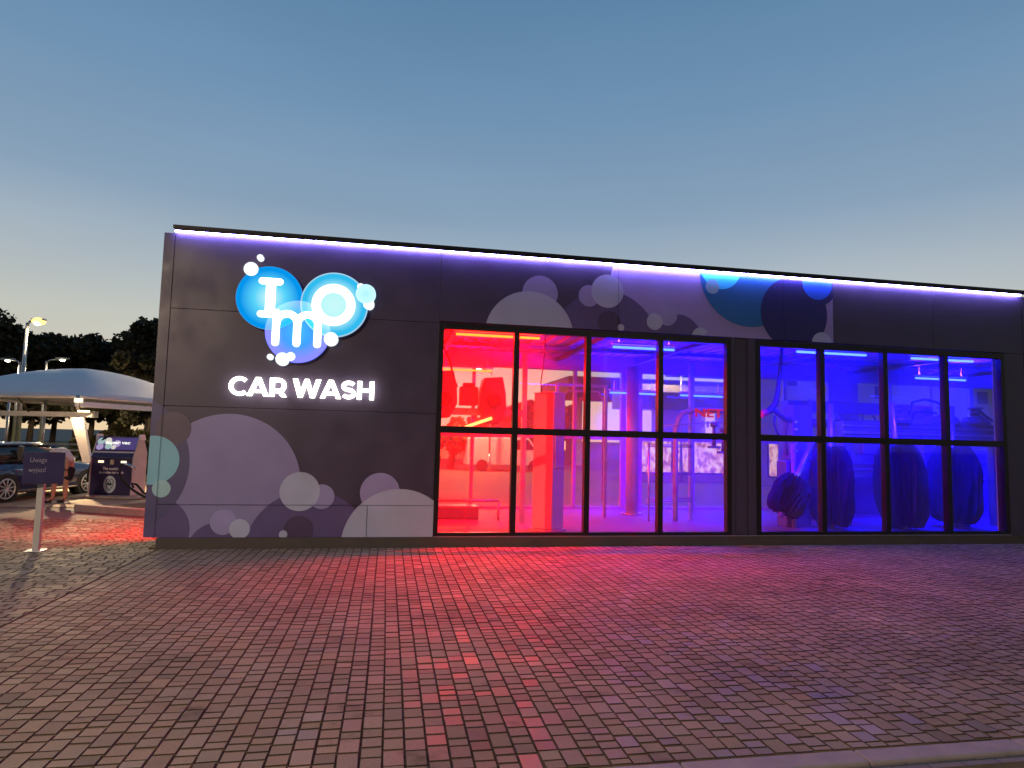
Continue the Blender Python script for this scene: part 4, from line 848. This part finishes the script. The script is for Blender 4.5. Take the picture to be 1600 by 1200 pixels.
for s_ in (-.03, .03): b = MB(); b.sphere((-7.905, 6.60+s_, 1.0), .011, n=8); b.build('eye', M['black'], pers, origin=tuple(pers.location))
b = MB(); b.sphere((-7.93, 6.60, .975), .016, n=8, sc=(1, .8, 1.3)); b.build('nose', M['skin'], pers, origin=tuple(pers.location))

# ============================================================ STREET LAMPS
def street_lamp(x, y, h, armx, army, label, energy, col, hm, r=.07, spot=None, name='street_lamp', gr=.13):
    e = mk(name, (x, y, -.02), label, 'street lamp', 'street lamps')
    b = MB(); b.cyl((x, y, -.02), (x, y, h), r*1.25, r*.7, n=14); b.cyl((x, y, -.02), (x, y, .9), r*1.6, r*1.6, n=14); b.build('pole', M['galv'], e)
    b = MB(); b.tube([(x, y, h-.1), (x+armx*.3, y+army*.3, h+.06), (x+armx, y+army, h+.10)], r*.55, 8); b.build('arm', M['galv'], e)
    d = Vector((armx, army, 0)).normalized(); p = Vector((x+armx, y+army, h+.10)); w = Vector((-d.y, d.x, 0))*.13
    b = MB(); b.prism([p-w-d*.1, p+w-d*.1, p+w*.8+d*.55, p-w*.8+d*.55], (0, 0, .10)); b.build('lamp_head', M['galv'], e, bevel=.02)
    b = MB(); q = p+d*.22; b.sphere((q.x, q.y, q.z-.03), gr, n=14, sc=(1, 1, .6)); b.build('lamp_glass', hm, e)
    if gr > .2: b = MB(); b.sphere((q.x, q.y-.12, q.z-.10), .15, n=12); b.build('bulb', M['bulb'], e)
    l_ = light('lamp_light', 'SPOT', (q.x, q.y, q.z-.16), energy, col, .12, direction=(0, 0, -1), parent=e, spot=R(176), blend=.35)
    return e
WARM = (1, .72, .40)
street_lamp(-17.55, 25.07, 6.80, .35, -.1, 'tallest street lamp, glowing yellow above the trees left of the hall', 2600, (1, .72, .38), M['lamp'], .10, gr=.30)
street_lamp(-20.08, 29.76, 5.26, -.42, .05, 'distant street lamp with its head reaching left, before the dark trees', 900, WARM, M['lampw'])
street_lamp(-18.63, 29.48, 5.37, .62, -.1, 'distant street lamp with its head reaching right above the canopy', 900, WARM, M['lampw'])
street_lamp(12.6, 16.5, 5.35, -.5, -.2, 'street lamp behind the hall seen small through the third window pane', 250, WARM, M['lampw'], .05)
street_lamp(-7.0, 22.5, 6.0, -.8, -.6, 'unseen street lamp added behind the logo wall to light the shrubs', 2600, WARM, M['lampw'])  # out-of-sight lamp added to bring light onto the shrubs
street_lamp(30, 20, 7.0, -1, -.5, 'unseen street lamp added behind the right end to light the shop wall', 2500, WARM, M['lampw'])  # added lamp, hidden from view, that brightens the shop wall
street_lamp(-10, -15.5, 7.5, .9, 1.2, 'unseen street lamp added behind the viewer to warm the wall and paving, left', 5400, (1, .76, .54), M['lampw'])  # unseen lamp added as warm fill for facade and paving
street_lamp(11.5, -23.5, 7.5, -.6, 1.2, 'unseen dim street lamp added behind the viewer to warm the paving, right', 700, (1, .76, .54), M['lampw'])  # weaker unseen fill lamp added for the right-hand ground

# ============================================================ TREES AND SHRUBS
def crown_mesh(seed, rx, rz, n, leaf, lobes=9, gap=.5):
    rn = random.Random(seed); b = MB(); Ls = []
    for i in range(lobes):
        a = rn.uniform(0, 2*pi); rr = rn.uniform(.15, .75)*rx; z = rn.uniform(-.55, .8)*rz
        rr *= (1-abs(z/rz)*.5); Ls.append((rr*cos(a), rr*sin(a), z, rn.uniform(.20, .36)*rx))
    for i in range(n):
        lx, ly, lz, lr = Ls[rn.randrange(lobes)]
        while True:
            p = Vector((rn.gauss(0, 1), rn.gauss(0, 1), rn.gauss(0, 1)))
            if p.length > .01: break
        p = p.normalized()*(lr*rn.uniform(.45, 1.0)**.6*rn.choice((1, 1, 1, 1.12)))
        c = Vector((lx, ly, lz))+Vector((p.x, p.y, p.z*.8)); s_ = leaf*rn.uniform(.6, 1.5)
        u = Vector((rn.gauss(0, 1), rn.gauss(0, 1), rn.gauss(0, 1))).normalized(); v = u.orthogonal().normalized(); v = (Matrix.Rotation(rn.uniform(0, 6.28), 3, u) @ v)*s_; w = u.cross(v)*.7
        b.add([c-v, c-w*.8, c+v, c+w], [(0, 1, 2, 3)])
    return b
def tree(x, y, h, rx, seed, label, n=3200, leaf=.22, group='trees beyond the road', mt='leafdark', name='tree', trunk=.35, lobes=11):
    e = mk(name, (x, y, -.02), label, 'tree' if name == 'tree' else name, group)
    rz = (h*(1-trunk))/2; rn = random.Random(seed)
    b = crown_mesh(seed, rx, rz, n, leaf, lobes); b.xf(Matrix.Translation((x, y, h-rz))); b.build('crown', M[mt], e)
    b = MB(); b.tube([(x, y, -.02), (x+.1, y, h*.25), (x-.05, y+.1, h*.5), (x+.1, y, h*.8)], [.22, .17, .12, .05], 8)
    for k in range(6):
        a = rn.uniform(0, 6.28); z0 = h*rn.uniform(.3, .6); b.tube([(x, y, z0), (x+cos(a)*rx*.4, y+sin(a)*rx*.4, z0+h*.12), (x+cos(a)*rx*.7, y+sin(a)*rx*.7, z0+h*.2)], [.08, .05, .02], 6)
    b.build('trunk', M['bark'], e)
    return e
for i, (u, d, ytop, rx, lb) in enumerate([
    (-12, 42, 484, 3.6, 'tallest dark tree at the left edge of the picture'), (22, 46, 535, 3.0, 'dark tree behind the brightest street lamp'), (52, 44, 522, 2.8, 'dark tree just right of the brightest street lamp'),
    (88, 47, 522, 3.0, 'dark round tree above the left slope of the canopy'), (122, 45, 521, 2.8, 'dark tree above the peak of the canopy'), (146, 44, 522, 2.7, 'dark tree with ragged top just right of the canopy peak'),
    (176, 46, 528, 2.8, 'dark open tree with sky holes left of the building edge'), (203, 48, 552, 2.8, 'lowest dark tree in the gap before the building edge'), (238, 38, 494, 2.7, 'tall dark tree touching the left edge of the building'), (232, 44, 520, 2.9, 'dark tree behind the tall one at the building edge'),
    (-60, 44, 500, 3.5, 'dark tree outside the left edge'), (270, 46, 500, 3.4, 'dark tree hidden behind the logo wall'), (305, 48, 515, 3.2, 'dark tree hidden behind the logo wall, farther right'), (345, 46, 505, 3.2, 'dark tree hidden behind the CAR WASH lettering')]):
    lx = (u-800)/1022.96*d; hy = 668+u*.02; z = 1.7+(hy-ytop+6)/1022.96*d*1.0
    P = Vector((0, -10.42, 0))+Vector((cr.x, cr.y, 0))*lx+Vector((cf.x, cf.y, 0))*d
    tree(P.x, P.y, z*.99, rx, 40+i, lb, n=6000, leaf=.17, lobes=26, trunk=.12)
for i, (u, d, ytop, r_, lb) in enumerate([(170, 25, 664, 1.0, 'olive shrub just left behind the vacuum station top'), (192, 27, 660, 1.1, 'olive shrub rising behind the vacuum station'), (222, 24, 690, 1.0, 'olive shrub between vacuum station and building'), (238, 26, 672, 1.2, 'olive shrub at the building edge'), (205, 30, 672, 1.3, 'olive shrub farther back in the row'), (135, 28, 690, 1.2, 'low olive shrub behind the leaning canopy column')]):
    lx = (u-800)/1022.96*d; z = 1.7+(672-ytop)/1022.96*d
    P = Vector((0, -10.42, 0))+Vector((cr.x, cr.y, 0))*lx+Vector((cf.x, cf.y, 0))*d
    e = mk('shrub', (P.x, P.y, -.02), lb, 'shrub', 'shrubs behind the vacuum bay')
    b = crown_mesh(90+i, r_, z/2, 1500, .085, 8); b.xf(Matrix.Translation((P.x, P.y, z/2))); b.build('foliage', M['leafolive'], e)
    b = MB()
    for k in range(5): b.tube([(P.x, P.y, -.02), (P.x+cos(k*1.3)*r_*.35, P.y+sin(k*1.3)*r_*.35, z*.6)], [.03, .012], 6)
    b.build('stem', M['bark'], e)

# guard rail fence beyond the bays
e = mk('guard_fence', (-14, 18.5, 0), 'low grey horizontal rail fence beyond the car', 'fence')
for z in (.55, .8, 1.04): b = MB(); b.box(-18.5, -12.0, 18.47, 18.52, z, z+.08); b.build('rail', M['galv'], e)
for i in range(5): x = -18.4+i*1.6; b = MB(); b.box(x-.04, x+.04, 18.53, 18.6, -.02, 1.15); b.build('post', M['galv'], e)
for i, (x, y, h) in enumerate(((-14.4, 17.9, 2.9), (-13.0, 17.6, 2.75))):
    b = MB(); b.cyl((x, y, -.02), (x, y, h), .05, n=10); b.sphere((x, y, h), .055, n=8)
    tag(b.build('pole', M['galv']), ['plain grey pole seen under the canopy, left of the pair', 'plain grey pole seen under the canopy, right of the pair'][i], 'pole')
# red car in the far background
e = mk('red_car', (-17.3, 20.3, 0), 'red car far behind the dark blue car with bright strip of light', 'car')
b = MB(); b.prism([(x-19.3, 19.5, z) for x, z in ((0, .35), (0, .8), (.5, .95), (.9, 1.35), (2.5, 1.38), (3.1, .98), (3.9, .85), (4.0, .35))], (0, 1.65, 0)); b.build('body', M['red'], e, bevel=.06)
b = MB(); b.prism([(x-19.3, 19.49, z) for x, z in ((.75, .98), (1.0, 1.3), (2.4, 1.32), (2.85, .98))], (0, .008, 0)); b.build('window_glass', M['carglass'], e)
for x in (-18.5, -16.2): b = MB(); b.cyl((x, 19.46, .32), (x, 19.7, .32), .32, n=20); b.build('wheel', M['rubber'], e)
b = MB(); b.box(-15.9, -15.45, 19.47, 19.499, .82, .88); b.build('tail_light', emat('tail_warm', (1, .55, .3), 6), e)

# ============================================================ BEHIND THE HALL
e = mk('shop_building', (20, 16, 0), 'cream rendered shop behind the hall with warm lit windows and dark fascia', 'building')
b = MB(); b.box(15.2, 40, 15.0, 15.3, 0, 5.4); b.box(10.2, 15.199, 17.0, 17.3, 0, 4.3); b.box(15.2, 15.5, 15.301, 17, 0, 5.4); b.build('wall', M['cream'], e)
b = MB(); b.box(9.8, 15.1, 16.2, 17.6, 3.15, 3.9); b.box(15.15, 40.2, 14.9, 24, 5.405, 5.7); b.build('roof_fascia', M['greywall'], e)
wn = mat('warm_window_glass', (.1, .08, .05), .2, emit=(1, .50, .20), estr=1.0)
t = wn.node_tree; nz = t.nodes.new('ShaderNodeTexNoise'); nz.inputs['Scale'].default_value = 1.0; nz.inputs['Detail'].default_value = 3; nz.inputs['Distortion'].default_value = .4
co = t.nodes.new('ShaderNodeTexCoord'); mp = t.nodes.new('ShaderNodeMapping'); mp.inputs['Scale'].default_value = (4.5, 1, 3.2); t.links.new(co.outputs['Object'], mp.inputs[0]); t.links.new(mp.outputs[0], nz.inputs['Vector'])
rp = t.nodes.new('ShaderNodeValToRGB'); t.links.new(nz.outputs[0], rp.inputs[0]); E_ = rp.color_ramp.elements; E_.new(.5)
for q_, (p_, c_) in zip(E_, ((.36, (.30, .09, .05, 1)), (.48, (.85, .36, .15, 1)), (.62, (1, .72, .36, 1)))): q_.position = p_; q_.color = c_
t.links.new(rp.outputs[0], t.nodes['Principled BSDF'].inputs['Emission Color'])
for x0, x1, y in ((10.5, 12.4, 16.99), (12.6, 14.9, 16.99), (15.8, 18.4, 14.99), (18.8, 21.4, 14.99), (22.4, 25.0, 14.99)):
    b = MB(); b.box(x0, x1, y-.04, y-.005, .35, 2.0); f_ = b.build('shop_window', M['frame'], e)
    b = MB(); b.box(x0+.06, x1-.06, y-.05, y-.0405, .41, 1.94); b.build('window_glass', wn, f_)
for x, z, s_ in ((21.3, 4.15, .28), (26.6, 4.1, .28), (30.5, 3.9, .28), (17.0, 4.5, .22)): b = MB(); b.box(x-s_, x+s_, 14.96, 14.998, z-s_, z+s_); b.build('wall_sign', M['navy'], e, bevel=.01)
b = MB(); b.box(14.0, 14.3, 16.7, 16.99, 2.05, 3.1); b.box(11.0, 11.3, 16.7, 16.99, 2.05, 3.1); b.build('lit_pilaster', emat('warm_strip', (1, .62, .30), .9), e)
e = mk('fuel_canopy', (18, 34, 0), 'flat grey fuel station canopy far behind the hall', 'canopy')
b = MB(); b.box(11.2, 30, 30, 38, 4.75, 5.85); b.build('canopy_slab', M['greywall'], e, bevel=.03)
for x in (13, 20, 27):
    b = MB(); b.box(x-.25, x+.25, 33.7, 34.3, 0, 4.75); b.build('canopy_column', M['white'], e)
e = mk('low_house', (5, 36, 0), 'low gabled house seen between the red window panes', 'house')
b = MB(); b.box(6.5, 13.5, 36, 42, 0, 3.0); b.box(-4.5, 3.6, 38, 44, 0, 2.5); b.build('wall', M['greywall'], e)
b = MB(); b.prism([(6.2, 35.7, 3.0), (13.8, 35.7, 3.0), (10, 35.7, 4.6)], (0, 6.6, 0)); b.prism([(-4.8, 37.7, 2.5), (3.9, 37.7, 2.5), (-.5, 37.7, 3.5)], (0, 6.6, 0)); b.build('roof', M['plinth'], e)
for x in (7.5, 9.7, 11.9): b = MB(); b.box(x, x+.8, 35.95, 35.99, 1.0, 1.9); b.build('window', M['litwin'], e)
for i, (x, y, h, rx, lb) in enumerate(((3.4, 26, 3.0, 1.7, 'warm lit bushy tree behind the first red window pane'), (6.0, 30, 3.2, 1.9, 'bushy tree behind the red cabinet'), (8.2, 21, 4.0, 1.3, 'leafy tree seen through the third window pane'), (9.6, 33, 4.2, 2.0, 'tree beside the low house'), (2.2, 33, 2.6, 1.6, 'low bushy tree farther left behind the first pane'))):
    tree(x, y, h, rx, 200+i, lb, n=2200, leaf=.11, group='trees behind the hall', mt='leafolive', trunk=.2)
light_e = street_lamp(5.2, 23.5, 5.2, -.6, -.5, 'street lamp among the bushes behind the red window panes', 1800, (1, .62, .3), M['lampw'], .05)
for i, (x, y, c, lb) in enumerate(((6.3, 24, 'white', 'white van parked behind the hall'), (4.6, 33.5, 'cream', 'pale van parked far behind the red panes'))):
    e = mk('parked_van', (x, y, 0), lb, 'van')
    b = MB(); b.prism([(x+u, y, z) for u, z in ((-2.2, .3), (-2.2, 1.75), (1.1, 1.8), (1.6, 1.15), (2.2, 1.0), (2.3, .3))], (0, 1.8, 0)); b.build('body', M[c], e, bevel=.05)
    b = MB(); b.prism([(x+u, y-.01, z) for u, z in ((.3, 1.15), (.3, 1.65), (1.05, 1.68), (1.45, 1.15))], (0, .009, 0)); b.build('window_glass', M['carglass'], e)
    for u in (-1.4, 1.4): b = MB(); b.cyl((x+u, y-.04, .3), (x+u, y+.2, .3), .3, n=18); b.build('wheel', M['rubber'], e)

# weak last daylight from the bright horizon
sd = bpy.data.lights.new('sun', 'SUN'); sd.energy = .05; sd.angle = R(12); sd.color = (1, .86, .7); so = bpy.data.objects.new('sun', sd); COL.objects.link(so)
so.rotation_euler = Vector((-.6, -.75, -.12)).to_track_quat('-Z', 'Y').to_euler()

# wet mist hanging in the wash hall, tinted by the tube lights
b = MB(); b.box(-3.04, XE-.12, .34, DB-.07, .045, 3.63)
vm = bpy.data.materials.new('wash_mist'); vm.use_nodes = True; t = vm.node_tree; t.nodes.clear()
o_ = t.nodes.new('ShaderNodeOutputMaterial'); pv = t.nodes.new('ShaderNodeVolumePrincipled'); pv.inputs['Density'].default_value = .042; pv.inputs['Color'].default_value = (.9, .9, .9, 1)
t.links.new(pv.outputs[0], o_.inputs['Volume'])
tag(b.build('mist', vm), kind='stuff')
SC.cycles.volume_bounces = 0
